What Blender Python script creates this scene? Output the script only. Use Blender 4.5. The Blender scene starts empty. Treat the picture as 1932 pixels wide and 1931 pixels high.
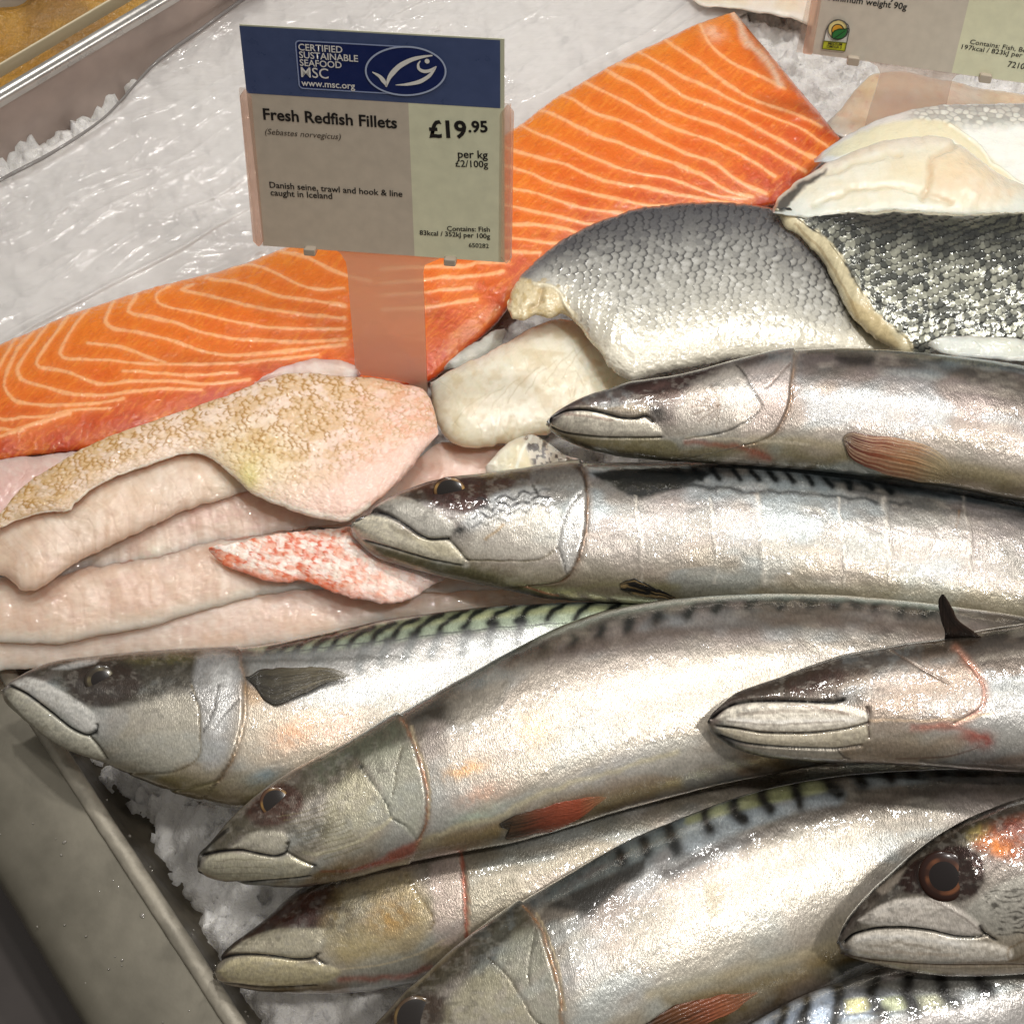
import bpy, math
import numpy as np
C = bpy.context
S = C.scene
# ------------------------------------------------------------------ camera
FOV = math.radians(36); PITCH = math.radians(57); DIST = 0.60
fwd = np.array([0, math.cos(PITCH), -math.sin(PITCH)]); rgt = np.array([1., 0, 0]); upv = np.cross(rgt, fwd)
CAM = np.array([0, 0, 0.02]) - fwd * DIST
cd = bpy.data.cameras.new('camera'); cam = bpy.data.objects.new('camera', cd); S.collection.objects.link(cam)
cd.sensor_fit = 'HORIZONTAL'; cd.angle = FOV; cd.clip_start = 0.01; cd.clip_end = 50
cam.location = CAM; cam.rotation_euler = (math.radians(90) - PITCH, 0, 0)
S.camera = cam
# ------------------------------------------------------------------ light
W = bpy.data.worlds.new('World'); S.world = W; W.use_nodes = True
nt = W.node_tree; bg = nt.nodes['Background']
tc = nt.nodes.new('ShaderNodeTexCoord'); sx = nt.nodes.new('ShaderNodeSeparateXYZ'); cr = nt.nodes.new('ShaderNodeValToRGB')
nt.links.new(tc.outputs['Generated'], sx.inputs[0])
mr = nt.nodes.new('ShaderNodeMapRange'); mr.inputs[1].default_value = -1; mr.inputs[2].default_value = 1
nt.links.new(sx.outputs[2], mr.inputs[0]); nt.links.new(mr.outputs[0], cr.inputs[0]); nt.links.new(cr.outputs[0], bg.inputs[0])
e = cr.color_ramp.elements
e[0].position = 0.45; e[0].color = (0.05, 0.045, 0.039, 1); e[1].position = 1.0; e[1].color = (0.50, 0.485, 0.46, 1)
m_ = cr.color_ramp.elements.new(0.72); m_.color = (0.20, 0.188, 0.17, 1)
bg.inputs[1].default_value = 0.80
from mathutils import Vector
def lamp(name, loc, target, radius, power, cone, col=(1, .965, .92)):
    l = bpy.data.lights.new(name, 'SPOT'); l.shadow_soft_size = radius; l.energy = power; l.color = col
    l.spot_size = math.radians(cone); l.spot_blend = 1.0
    o = bpy.data.objects.new(name, l); S.collection.objects.link(o); o.location = loc
    o.rotation_euler = Vector(np.array(target, float) - np.array(loc, float)).to_track_quat('-Z', 'Y').to_euler()
lamp('ceiling_spot', (0.45, 0.40, 1.35), (0.10, 0.06, 0), 0.045, 23.0, 46)
lamp('ceiling_spot', (-0.20, 0.70, 1.40), (-0.06, 0.22, 0), 0.045, 20.0, 44)
lamp('ceiling_spot', (0.50, -0.34, 1.25), (0.15, -0.03, 0), 0.045, 24.0, 40)
lamp('ceiling_spot', (0.02, 0.18, 1.6), (0.08, 0.06, 0), 0.05, 14.0, 38)
vs = S.view_settings
S.view_settings.view_transform = 'Standard'; vs.look = 'None'; vs.gamma = 1; vs.use_curve_mapping = False
vs.exposure = 0.17
S.render.engine = 'CYCLES'
S.cycles.use_denoising = True
S.cycles.max_bounces = 8; S.cycles.transparent_max_bounces = 16
S.cycles.sample_clamp_indirect = 4.0
# ------------------------------------------------------------------ projection helpers (photo pixels 0..1932)
T = math.tan(FOV / 2)
def ray(p):
    p = np.asarray(p, float)
    d = fwd + ((p[..., 0] - 966) / 966 * T)[..., None] * rgt + ((965.7 - p[..., 1]) / 966 * T)[..., None] * upv
    return d / np.linalg.norm(d, axis=-1, keepdims=True)
def dist_z(p, z):
    return (z - CAM[2]) / ray(p)[..., 2]
def at(p, z):
    p = np.asarray(p, float)
    return CAM + ray(p) * dist_z(p, z)[..., None]
K = 0.33086
ORI = {'00': (0, 0), '10': (638.9, 0), '20': (1293.1, 0), '01': (0, 638.9), '11': (638.9, 638.9), '21': (1293.1, 638.9),
       '02': (0, 1292.5), '12': (638.9, 1292.5), '22': (1293.1, 1292.5)}
def q(crop, *pts):
    ox, oy = ORI[crop]
    return [(ox + x * K, oy + y * K) for x, y in pts]
# ------------------------------------------------------------------ noise
def _h(ix, iy, seed):
    n = (ix.astype(np.int64) * 374761393 + iy.astype(np.int64) * 668265263 + seed * 2246822519) & 0xffffffff
    n = ((n ^ (n >> 13)) * 1274126177) & 0xffffffff
    n = ((n ^ (n >> 16)) * 2654435761) & 0xffffffff
    n = n ^ (n >> 15)
    return (n & 0xffffff) / float(0xffffff)
def vn(x, y, seed=0):
    ix = np.floor(x); iy = np.floor(y); fx = x - ix; fy = y - iy
    fx = fx * fx * fx * (fx * (fx * 6 - 15) + 10); fy = fy * fy * fy * (fy * (fy * 6 - 15) + 10)
    a = _h(ix, iy, seed); b = _h(ix + 1, iy, seed); c = _h(ix, iy + 1, seed); d = _h(ix + 1, iy + 1, seed)
    return (a + (b - a) * fx) * (1 - fy) + (c + (d - c) * fx) * fy
def fbm(x, y, o=4, seed=0, g=0.5):
    s = 0; a = 1; t = 0
    for k in range(o):
        s = s + a * vn(x, y, seed + 17 * k); t += a; a *= g; x = x * 2.03 + 11.3; y = y * 2.03 + 7.7
    return s / t
def ridged(x, y, o=4, seed=0, g=0.5):
    s = 0; a = 1; t = 0
    for k in range(o):
        s = s + a * (1 - np.abs(2 * vn(x, y, seed + 17 * k) - 1)) ** 2; t += a; a *= g; x = x * 2.03 + 11.3; y = y * 2.03 + 7.7
    return s / t
def worley(x, y, seed=0, jit=0.9, stagger=False):
    ix = np.floor(x); iy = np.floor(y)
    f1 = np.full(x.shape, 9.); f2 = np.full(x.shape, 9.); cid = np.zeros(x.shape); cx = np.zeros(x.shape); cy = np.zeros(x.shape)
    for dx in (-1, 0, 1):
        for dy in (-1, 0, 1):
            jx = ix + dx; jy = iy + dy
            off = 0.5 * (np.mod(jy, 2)) if stagger else 0
            px = jx + .5 + off - (0.25 if stagger else 0) + (_h(jx, jy, seed) - .5) * jit; py = jy + .5 + (_h(jx, jy, seed + 5) - .5) * jit
            d = np.hypot(x - px, y - py)
            m = d < f1
            f2 = np.where(m, f1, np.minimum(f2, d)); f1 = np.where(m, d, f1)
            cid = np.where(m, _h(jx, jy, seed + 9), cid); cx = np.where(m, px, cx); cy = np.where(m, py, cy)
    return f1, f2, cid, cx, cy
def scale_field(x, y, seed=0, jit=.25, R=.98):
    """overlapping fish scales: the headward scale lies on top; returns radius in the scale, offset along, scale id"""
    i0 = np.floor(x); rr = np.full(x.shape, -1.); off = np.zeros(x.shape); cid = np.zeros(x.shape)
    for k in (-1, 0, 1, 2):
        i = i0 + k - 0; sh = .5 * np.mod(i, 2); best = np.full(x.shape, 9.); bo = np.zeros(x.shape); bc = np.zeros(x.shape)
        for j0 in (-1, 0, 1):
            j = np.floor(y - sh) + j0
            cx = i + (_h(i, j, seed) - .5) * jit; cy = j + .5 + sh + (_h(i, j, seed + 3) - .5) * jit
            d = np.hypot((x - cx) * .9, (y - cy) * 1.25); m = d < best
            best = np.where(m, d, best); bo = np.where(m, x - cx, bo); bc = np.where(m, _h(i, j, seed + 7), bc)
        m = (rr < 0) & (best < R)
        rr = np.where(m, best / R, rr); off = np.where(m, bo, off); cid = np.where(m, bc, cid)
    return np.where(rr < 0, 1., rr), off, cid
def ss(a, b, x):
    t = np.clip((x - a) / (b - a), 0, 1); return t * t * (3 - 2 * t)
def lin(c):
    c = np.asarray(c, float) / 255.
    return np.where(c <= .04045, c / 12.92, ((c + .055) / 1.055) ** 2.4)
# ------------------------------------------------------------------ object helpers
def tag(o, label=None, cat=None, group=None, kind=None):
    if label: o['label'] = label
    if cat: o['category'] = cat
    if group: o['group'] = group
    if kind: o['kind'] = kind
    return o
def empty(name, loc, label, cat, group=None):
    o = bpy.data.objects.new(name, None); S.collection.objects.link(o); o.location = loc; o.empty_display_size = .01
    return tag(o, label, cat, group)
def link(name, me, parent=None, mat=None, smooth=True):
    o = bpy.data.objects.new(name, me); S.collection.objects.link(o)
    if mat: me.materials.append(mat)
    if smooth: me.polygons.foreach_set('use_smooth', np.ones(len(me.polygons), bool))
    if parent is not None: o.parent = parent
    return o
def origin(o):
    if o is None: return np.zeros(3)
    l = np.array(o.location)
    return l + origin(o.parent)
def mesh_np(name, V, quads=None, polys=None):
    me = bpy.data.meshes.new(name)
    if quads is not None and polys is None:
        quads = np.asarray(quads)
        k = quads.shape[1]
        me.vertices.add(len(V)); me.vertices.foreach_set('co', np.asarray(V, np.float32).ravel())
        me.loops.add(quads.size); me.loops.foreach_set('vertex_index', quads.ravel().astype(np.int32))
        me.polygons.add(len(quads)); me.polygons.foreach_set('loop_start', np.arange(0, quads.size, k, dtype=np.int32))
        me.update(calc_edges=True); me.validate()
    else:
        me.from_pydata([tuple(v) for v in V], [], polys); me.update()
    return me
def set_attrs(me, col=None, met=None, rgh=None, p2=None):
    n = len(me.vertices)
    if col is not None:
        a = me.attributes.new('Col', 'FLOAT_COLOR', 'POINT')
        a.data.foreach_set('color', np.concatenate([np.clip(col, 0, 1), np.ones((n, 1))], 1).astype(np.float32).ravel())
    if met is not None:
        a = me.attributes.new('Met', 'FLOAT', 'POINT'); a.data.foreach_set('value', met.astype(np.float32))
    if rgh is not None:
        a = me.attributes.new('Rgh', 'FLOAT', 'POINT'); a.data.foreach_set('value', rgh.astype(np.float32))
    if p2 is not None:
        a = me.attributes.new('P2', 'FLOAT_VECTOR', 'POINT'); a.data.foreach_set('vector', p2.astype(np.float32).ravel())
# ------------------------------------------------------------------ materials
def principled(name):
    m = bpy.data.materials.new(name); m.use_nodes = True
    return m, m.node_tree, m.node_tree.nodes['Principled BSDF']
def attr(nt, name, out):
    a = nt.nodes.new('ShaderNodeAttribute'); a.attribute_name = name; return a.outputs[out]
def painted(name, rough=None, met=False, coat=0.0, coat_r=.1, sss=0.0, sss_r=(.006, .003, .0015), bumps=(), vary=0.0, ior=1.4, aniso=None, coat_bump=True, coat_bumps=None):
    """base colour, metalness and roughness from the mesh; bumps = (scale xyz per mm, distance m, strength, detail)"""
    m, nt, p = principled(name)
    nt.links.new(attr(nt, 'Col', 'Color'), p.inputs['Base Color'])
    if vary:
        n = nt.nodes.new('ShaderNodeTexNoise'); n.inputs['Scale'].default_value = 1; n.inputs['Detail'].default_value = 3
        mp = nt.nodes.new('ShaderNodeMapping'); mp.inputs['Scale'].default_value = (1.1, .7, 1)
        nt.links.new(attr(nt, 'P2', 'Vector'), mp.inputs[0]); nt.links.new(mp.outputs[0], n.inputs['Vector'])
        r = nt.nodes.new('ShaderNodeMapRange'); r.inputs[1].default_value = .3; r.inputs[2].default_value = .7; r.inputs[3].default_value = 1 - vary; r.inputs[4].default_value = 1 + vary * .8
        nt.links.new(n.outputs[0], r.inputs[0])
        mx = nt.nodes.new('ShaderNodeVectorMath'); mx.operation = 'SCALE'
        nt.links.new(attr(nt, 'Col', 'Vector'), mx.inputs[0]); nt.links.new(r.outputs[0], mx.inputs['Scale']); nt.links.new(mx.outputs[0], p.inputs['Base Color'])
    if rough is None: nt.links.new(attr(nt, 'Rgh', 'Fac'), p.inputs['Roughness'])
    else: p.inputs['Roughness'].default_value = rough
    if met: nt.links.new(attr(nt, 'Met', 'Fac'), p.inputs['Metallic'])
    p.inputs['IOR'].default_value = ior
    p.inputs['Coat Weight'].default_value = coat; p.inputs['Coat Roughness'].default_value = coat_r
    if sss:
        p.inputs['Subsurface Weight'].default_value = sss; p.inputs['Subsurface Radius'].default_value = sss_r; p.inputs['Subsurface Scale'].default_value = 1.0
    def chain(bumps):
      prev = None
      for sc, dist, strg, det in bumps:
          n = nt.nodes.new('ShaderNodeTexNoise'); n.inputs['Scale'].default_value = 1; n.inputs['Detail'].default_value = det; n.inputs['Roughness'].default_value = .6
          mp = nt.nodes.new('ShaderNodeMapping'); mp.inputs['Scale'].default_value = sc
          nt.links.new(attr(nt, 'P2', 'Vector'), mp.inputs[0]); nt.links.new(mp.outputs[0], n.inputs['Vector'])
          b = nt.nodes.new('ShaderNodeBump'); b.inputs['Distance'].default_value = dist; b.inputs['Strength'].default_value = strg
          nt.links.new(n.outputs[0], b.inputs['Height'])
          if prev: nt.links.new(prev.outputs[0], b.inputs['Normal'])
          prev = b
      return prev
    prev = chain(bumps)
    if prev:
        nt.links.new(prev.outputs[0], p.inputs['Normal'])
        cp = chain(coat_bumps) if coat_bumps else prev
        if coat and coat_bump: nt.links.new(cp.outputs[0], p.inputs['Coat Normal'])
    return m
def plain(name, col, rough=.5, metal=0, coat=0, noise=0, nscale=300, bump=0, sss=0):
    m, nt, p = principled(name)
    p.inputs['Base Color'].default_value = (*col, 1); p.inputs['Roughness'].default_value = rough; p.inputs['Metallic'].default_value = metal; p.inputs['Coat Weight'].default_value = coat
    if sss: p.inputs['Subsurface Weight'].default_value = sss; p.inputs['Subsurface Radius'].default_value = (.004, .004, .004); p.inputs['Subsurface Scale'].default_value = 1
    if noise or bump:
        t = nt.nodes.new('ShaderNodeTexCoord'); n = nt.nodes.new('ShaderNodeTexNoise'); n.inputs['Scale'].default_value = nscale; n.inputs['Detail'].default_value = 5
        nt.links.new(t.outputs['Object'], n.inputs['Vector'])
        if noise:
            r = nt.nodes.new('ShaderNodeMapRange'); r.inputs[1].default_value = .3; r.inputs[2].default_value = .7; r.inputs[3].default_value = 1 - noise; r.inputs[4].default_value = 1 + noise
            nt.links.new(n.outputs[0], r.inputs[0])
            mx = nt.nodes.new('ShaderNodeVectorMath'); mx.operation = 'SCALE'; mx.inputs[0].default_value = col
            nt.links.new(r.outputs[0], mx.inputs['Scale']); nt.links.new(mx.outputs[0], p.inputs['Base Color'])
            r2 = nt.nodes.new('ShaderNodeMapRange'); r2.inputs[1].default_value = .3; r2.inputs[2].default_value = .7; r2.inputs[3].default_value = rough * .8; r2.inputs[4].default_value = min(1, rough * 1.25)
            nt.links.new(n.outputs[0], r2.inputs[0]); nt.links.new(r2.outputs[0], p.inputs['Roughness'])
        if bump:
            b = nt.nodes.new('ShaderNodeBump'); b.inputs['Distance'].default_value = bump; nt.links.new(n.outputs[0], b.inputs['Height']); nt.links.new(b.outputs[0], p.inputs['Normal'])
    return m
def clear(name, tint, haze, rough=.08, haze_col=(.8, .78, .75)):
    """clear plastic: mostly lets light through, a little milky, glossy at the face"""
    m = bpy.data.materials.new(name); m.use_nodes = True; nt = m.node_tree
    for n in list(nt.nodes): nt.nodes.remove(n)
    out = nt.nodes.new('ShaderNodeOutputMaterial'); tr = nt.nodes.new('ShaderNodeBsdfTransparent'); tr.inputs[0].default_value = (*tint, 1)
    df = nt.nodes.new('ShaderNodeBsdfDiffuse'); df.inputs[0].default_value = (*haze_col, 1)
    tl = nt.nodes.new('ShaderNodeBsdfTranslucent'); tl.inputs[0].default_value = (*haze_col, 1)
    ad = nt.nodes.new('ShaderNodeMixShader'); nt.links.new(df.outputs[0], ad.inputs[1]); nt.links.new(tl.outputs[0], ad.inputs[2])
    m1 = nt.nodes.new('ShaderNodeMixShader'); m1.inputs[0].default_value = haze
    nt.links.new(tr.outputs[0], m1.inputs[1]); nt.links.new(ad.outputs[0], m1.inputs[2])
    gl = nt.nodes.new('ShaderNodeBsdfGlossy'); gl.inputs['Roughness'].default_value = rough
    fr = nt.nodes.new('ShaderNodeFresnel'); fr.inputs[0].default_value = 1.48
    ge = nt.nodes.new('ShaderNodeNewGeometry'); iv = nt.nodes.new('ShaderNodeMath'); iv.operation = 'SUBTRACT'; iv.inputs[0].default_value = 1; nt.links.new(ge.outputs['Backfacing'], iv.inputs[1])
    mu = nt.nodes.new('ShaderNodeMath'); mu.operation = 'MULTIPLY'; nt.links.new(fr.outputs[0], mu.inputs[0]); nt.links.new(iv.outputs[0], mu.inputs[1])
    m2 = nt.nodes.new('ShaderNodeMixShader'); nt.links.new(mu.outputs[0], m2.inputs[0]); nt.links.new(m1.outputs[0], m2.inputs[1]); nt.links.new(gl.outputs[0], m2.inputs[2])
    nt.links.new(m2.outputs[0], out.inputs[0])
    return m, nt, gl, fr

MAT = {}
MAT['fish'] = painted('mackerel_skin', met=True, coat=.9, coat_r=.06, bumps=(((2.0, .9, 1), .00020, .8, 2), ((.35, .25, 1), .0003, .4, 2)), coat_bumps=(((1.6, .7, 1), .00006, .8, 2), ((.22, .18, 1), .0008, .7, 2), ((.10, .09, 1), .0016, .6, 1)), vary=.2, ior=1.45)
MAT['fin'] = painted('fin_membrane', rough=.35, coat=.4, coat_r=.15, bumps=(((.15, 2.2, 1), .0003, .7, 2),), vary=.15)
MAT['salmon'] = painted('salmon_flesh', rough=.42, coat=1.0, coat_r=.06, sss=.25, sss_r=(.003, .0018, .0008), bumps=(((.6, .5, 1), .0003, .5, 2),), coat_bumps=(((1.2, .8, 1), .00030, 1., 2), ((.45, .4, 1), .0007, .9, 2)), vary=.04)
MAT['flesh'] = painted('pale_fish_flesh', rough=.42, coat=1.0, coat_r=.055, sss=.8, sss_r=(.014, .010, .008), bumps=(((.25, .2, 1), .0002, .4, 1),), coat_bumps=(((1.0, .8, 1), .00022, 1., 2), ((.3, .25, 1), .0005, .8, 2), ((.1, .12, 1), .0016, .6, 1)), vary=.02)
MAT['bass'] = painted('scaled_skin', rough=None, met=True, coat=.5, coat_r=.12, bumps=(((.9, .9, 1), .0002, .5, 2),), vary=.10)
MAT['red'] = painted('redfish_skin', rough=.42, coat=.9, coat_r=.06, sss=.25, sss_r=(.004, .002, .001), bumps=(((.6, .7, 1), .0003, .6, 3),), coat_bumps=(((1.1, .9, 1), .00022, 1., 2), ((.4, .4, 1), .0006, .9, 2)), vary=.08)
_f = MAT['fin'].node_tree; _f.links.new(attr(_f, 'Met', 'Fac'), _f.nodes['Principled BSDF'].inputs['Alpha'])
MAT['eye'] = painted('fish_eye', rough=.22, coat=.3, coat_r=.05)
# ------------------------------------------------------------------ loft builder
def spline(pts, n):
    p = np.asarray(pts, float)
    if len(p) > 2:      # Catmull-Rom
        ext = np.vstack([2 * p[0] - p[1], p, 2 * p[-1] - p[-2]]); out = []
        for i in range(len(p) - 1):
            p0, p1, p2_, p3 = ext[i:i + 4]
            t = np.linspace(0, 1, 14, endpoint=False)[:, None]
            d = .42
            m1 = d * (p2_ - p0); m2 = d * (p3 - p1); L = np.linalg.norm(p2_ - p1)
            for m in (m1, m2):
                k = np.linalg.norm(m)
                if k > L: m *= L / k
            out.append((2 * t**3 - 3 * t**2 + 1) * p1 + (t**3 - 2 * t**2 + t) * m1 + (-2 * t**3 + 3 * t**2) * p2_ + (t**3 - t**2) * m2)
        p = np.vstack(out + [p[-1:]])
    s = np.r_[0, np.cumsum(np.hypot(*np.diff(p, axis=0).T))]
    x = np.linspace(0, 1, n) * s[-1]
    return np.stack([np.interp(x, s, p[:, 0]), np.interp(x, s, p[:, 1])], 1)
class Paint: pass
def seg_dist(U, V, pts):
    d = np.full(U.shape, 1e9)
    p = np.asarray(pts, float)
    for (x0, y0), (x1, y1) in zip(p[:-1], p[1:]):
        dx, dy = x1 - x0, y1 - y0; L = dx * dx + dy * dy + 1e-9
        t = np.clip(((U - x0) * dx + (V - y0) * dy) / L, 0, 1)
        d = np.minimum(d, np.hypot(U - x0 - t * dx, V - y0 - t * dy))
    return d
def inside(U, V, pts):
    p = np.asarray(pts, float); c = np.zeros(U.shape, bool)
    for (x0, y0), (x1, y1) in zip(p, np.roll(p, -1, 0)):
        if y0 == y1: continue
        c ^= ((y0 > V) != (y1 > V)) & (U < (x1 - x0) * (V - y0) / (y1 - y0) + x0)
    return c
class Skin:
    """a closed fleshy body between a back rail and a front rail; fields live on its vertices"""
    def __init__(s, back, front, nu, nv, zb, zf, w, wmax=.05, wcap=None, expo=2., far=.7, nf=14, depth=None, jag=0, jseed=0, rend=(0, 0)):
        nb = spline(back, nu); nfr = spline(front, nu)
        if jag:
            tt = np.linspace(0, 1, nu); fade = ss(0, .03, tt) * ss(0, .03, 1 - tt)
            d = nfr - nb; L = np.linalg.norm(d, axis=1, keepdims=True) + 1e-6; d = d / L
            k = np.arange(nu) * .09
            amp = np.minimum(jag, L * .2)
            nb = nb + d * amp * (fbm(k, k * 0 + 3, 3, jseed)[:, None] - .5) * 2 * fade[:, None]; nfr = nfr + d * amp * (fbm(k, k * 0 + 9, 3, jseed + 3)[:, None] - .5) * 2 * fade[:, None]
        s.nu, s.nv = nu, nv
        f0 = np.linspace(0, 1, nv + 1); f1 = .5 - .5 * np.cos(np.pi * f0)
        fn = .55 * f0 + .45 * f1
        ff = (.5 + .5 * np.cos(np.pi * np.linspace(0, 1, nf + 1)))[1:-1]
        f = np.r_[fn, ff]; sgn = np.r_[np.ones(nv + 1), -np.ones(nf - 1) * far]
        R = len(f); s.R = R
        px = nb[:, None, :] + (nfr - nb)[:, None, :] * f[None, :, None]
        zs = lambda z: np.interp(np.linspace(0, 1, nu), np.linspace(0, 1, len(np.atleast_1d(z))), np.atleast_1d(z)) if np.ndim(z) else np.full(nu, float(z))
        if depth is None:
            zz = zs(zb)[:, None] * (1 - f) + zs(zf)[:, None] * f
            base = dist_z(px, zz)
        else:
            base = depth(px)
        Qb = CAM + ray(px[:, 0]) * base[:, 0, None]; Qf = CAM + ray(px[:, nv]) * base[:, nv, None]
        hw = np.linalg.norm(Qb - Qf, axis=1) / 2
        wp = zs(w) * hw
        if wcap: wp = wcap * np.tanh(wp / wcap)
        tt = np.linspace(0, 1, nu)
        if rend[0]: wp = wp * np.sqrt((1 - (1 - tt / rend[0]).clip(0) ** 2).clip(0))
        if rend[1]: wp = wp * np.sqrt((1 - (1 - (1 - tt) / rend[1]).clip(0) ** 2).clip(0))
        y = (1 - np.abs(2 * f - 1) ** expo).clip(0) ** (1 / expo)
        s.u = px[..., 0].ravel(); s.v = px[..., 1].ravel()
        s.ray = ray(px).reshape(-1, 3)
        s.base = base.ravel(); s.bul = (wp[:, None] * (y * sgn)[None]).ravel()
        s.f = np.broadcast_to(f, (nu, R)).ravel().copy(); s.s = np.repeat(np.linspace(0, 1, nu), R)
        s.near = np.broadcast_to(sgn > 0, (nu, R)).ravel().copy()
        mid = .5 * (Qb + Qf); sl = np.r_[0, np.cumsum(np.linalg.norm(np.diff(mid, axis=0), axis=1))] * 1000
        s.a = np.repeat(sl, R); s.b = (f[None, :] * np.maximum(hw, .004)[:, None] * 2000).ravel()   # millimetres along, across
        n = len(s.u); s.col = np.full((n, 3), .5); s.met = np.zeros(n); s.rgh = np.full(n, .35); s.disp = np.zeros(n)
    # ---- painting
    def mix(s, c, a):
        s.col += (lin(c) - s.col) * np.clip(a, 0, 1)[:, None]
    def grad(s, stops, x=None):
        x = s.f if x is None else x
        ks = [k for k, _ in stops]; cs = np.array([lin(c) for _, c in stops])
        s.col = np.stack([np.interp(x, ks, cs[:, i]) for i in range(3)], 1)
    def sel(s, pts, m):
        p = np.asarray(pts, float)
        return np.nonzero((s.u > p[:, 0].min() - m) & (s.u < p[:, 0].max() + m) & (s.v > p[:, 1].min() - m) & (s.v < p[:, 1].max() + m))[0]
    def line(s, pts, w, c=None, a=1., d=0., met=None, wob=0, vary=False, smooth=True, brk=0):
        if smooth and len(pts) > 2: pts = spline(pts, len(pts) * 5)
        i = s.sel(pts, w * 3 + 4)
        if not len(i): return
        U, V = s.u[i], s.v[i]
        if wob:
            U = U + (fbm(s.u[i] / 22, s.v[i] / 22, 2, 41) - .5) * wob * 2; V = V + (fbm(s.u[i] / 22, s.v[i] / 22, 2, 77) - .5) * wob * 2
        dd = seg_dist(U, V, pts)
        if vary: dd = dd * (1.35 - .8 * fbm(s.u[i] / 30, s.v[i] / 30, 2, 19))
        k = np.exp(-(dd / (w * .8)) ** 2) if w >= 6 else 1 - ss(w * .35, w * 1.0, dd)
        if brk: k = k * (1 - brk + brk * ss(.32, .62, fbm(s.u[i] / 15 + 50, s.v[i] / 15, 3, 83)))
        if c is not None: s.col[i] += (lin(c) - s.col[i]) * (k * a)[:, None]
        if met is not None: s.met[i] += (met - s.met[i]) * k * a
        if d: s.disp[i] += d * np.exp(-(dd / (w * .75)) ** 2)
    def poly(s, pts, c=None, a=1., soft=6., raise_=0., met=None, rgh=None, wob=0, noise=0, smooth=True, ns=14.):
        if smooth: pts = spline(list(pts) + [pts[0]], len(pts) * 6)[:-1]
        i = s.sel(pts, soft + wob + 2)
        if not len(i): return
        U, V = s.u[i], s.v[i]
        if wob:
            U = U + (fbm(s.u[i] / 18, s.v[i] / 18, 3, 51) - .5) * wob * 2; V = V + (fbm(s.u[i] / 18, s.v[i] / 18, 3, 87) - .5) * wob * 2
        sd = seg_dist(U, V, list(pts) + [pts[0]]) * np.where(inside(U, V, pts), 1, -1)
        k = ss(-soft, soft, sd)
        kc = k * a
        if raise_ and not noise: kc = kc * (.72 + .4 * ss(.35, .6, fbm(s.u[i] / 9, s.v[i] / 5, 3, 27)))
        if noise: kc = kc * np.clip(1 - noise + 2 * noise * ss(.3, .7, fbm(s.u[i] / ns, s.v[i] / ns, 3, 23)), 0, 1)
        if c is not None: s.col[i] += (lin(c) - s.col[i]) * kc[:, None]
        if met is not None: s.met[i] += (met - s.met[i]) * kc
        if rgh is not None: s.rgh[i] += (rgh - s.rgh[i]) * kc
        if raise_: s.disp[i] += raise_ * .5 * ss(-soft, soft * 3, sd)
    def blob(s, x, y, rx, ry, c=None, a=1., rot=0., noise=0., raise_=0., met=None, ns=14.):
        t = math.radians(rot); dx = s.u - x; dy = s.v - y
        k = np.exp(-((dx * math.cos(t) + dy * math.sin(t)) / rx) ** 2 - ((-dx * math.sin(t) + dy * math.cos(t)) / ry) ** 2)
        kc = k * a
        if noise: kc = kc * np.clip(1 - noise + 2 * noise * ss(.35, .65, fbm(s.u / ns, s.v / ns, 3, 29)), 0, 1)
        if c is not None: s.mix(c, kc)
        if met is not None: s.met += (met - s.met) * kc
        if raise_: s.disp += raise_ * k
    def noisecol(s, c, a, sx, sy, seed=0, lo=.45, hi=.7, o=3):
        s.mix(c, a * ss(lo, hi, fbm(s.a / sx, s.b / sy, o, seed)))
    # ---- finish
    def pts3(s):
        P = CAM + s.ray * (s.base - s.bul)[:, None]
        G = P.reshape(s.nu, s.R, 3)
        du = np.gradient(G, axis=0); dv = np.roll(G, -1, 1) - np.roll(G, 1, 1)
        N = np.cross(du, dv).reshape(-1, 3); L = np.linalg.norm(N, axis=1, keepdims=True); N = N / np.maximum(L, 1e-12)
        flip = (np.mean((N * s.ray).sum(1)[s.near]) > 0)
        if flip: N = -N
        s.flip = flip
        P = P + N * s.disp[:, None]
        s.P = P
        return P
    def mesh(s, name, parent, mat, label=None):
        P = s.pts3(); o = origin(parent)
        nu, R = s.nu, s.R
        i = np.arange(nu - 1)[:, None] * R; j = np.arange(R)[None, :]; j2 = (np.arange(R) + 1)[None, :] % R
        Q = np.stack([i + j, i + j2, i + R + j2, i + R + j], -1).reshape(-1, 4)
        if s.flip: pass
        else: Q = Q[:, ::-1]
        me = mesh_np(name, P - o, Q)
        set_attrs(me, s.col, s.met, s.rgh, np.stack([s.a, s.b, s.a * 0], 1))
        ob = link(name, me, parent, mat)
        if label: ob['label'] = label
        k = np.nonzero(s.near)[0][::3]
        s.lu = s.u[k]; s.lv = s.v[k]; s.ld = np.linalg.norm(P[k] - CAM, axis=1)
        return ob
    def surf(s, px):
        """distance from the eye point to this body's near face at photo pixels px"""
        sh = px.shape[:-1]; p = px.reshape(-1, 2); out = np.empty(len(p))
        for a in range(0, len(p), 400):
            d = (p[a:a + 400, 0, None] - s.lu) ** 2 + (p[a:a + 400, 1, None] - s.lv) ** 2
            k = np.argpartition(d, 4, axis=1)[:, :4]; dk = np.take_along_axis(d, k, 1); w = 1 / (dk + 1)
            out[a:a + 400] = (s.ld[k] * w).sum(1) / w.sum(1)
        return out.reshape(sh)
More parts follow.
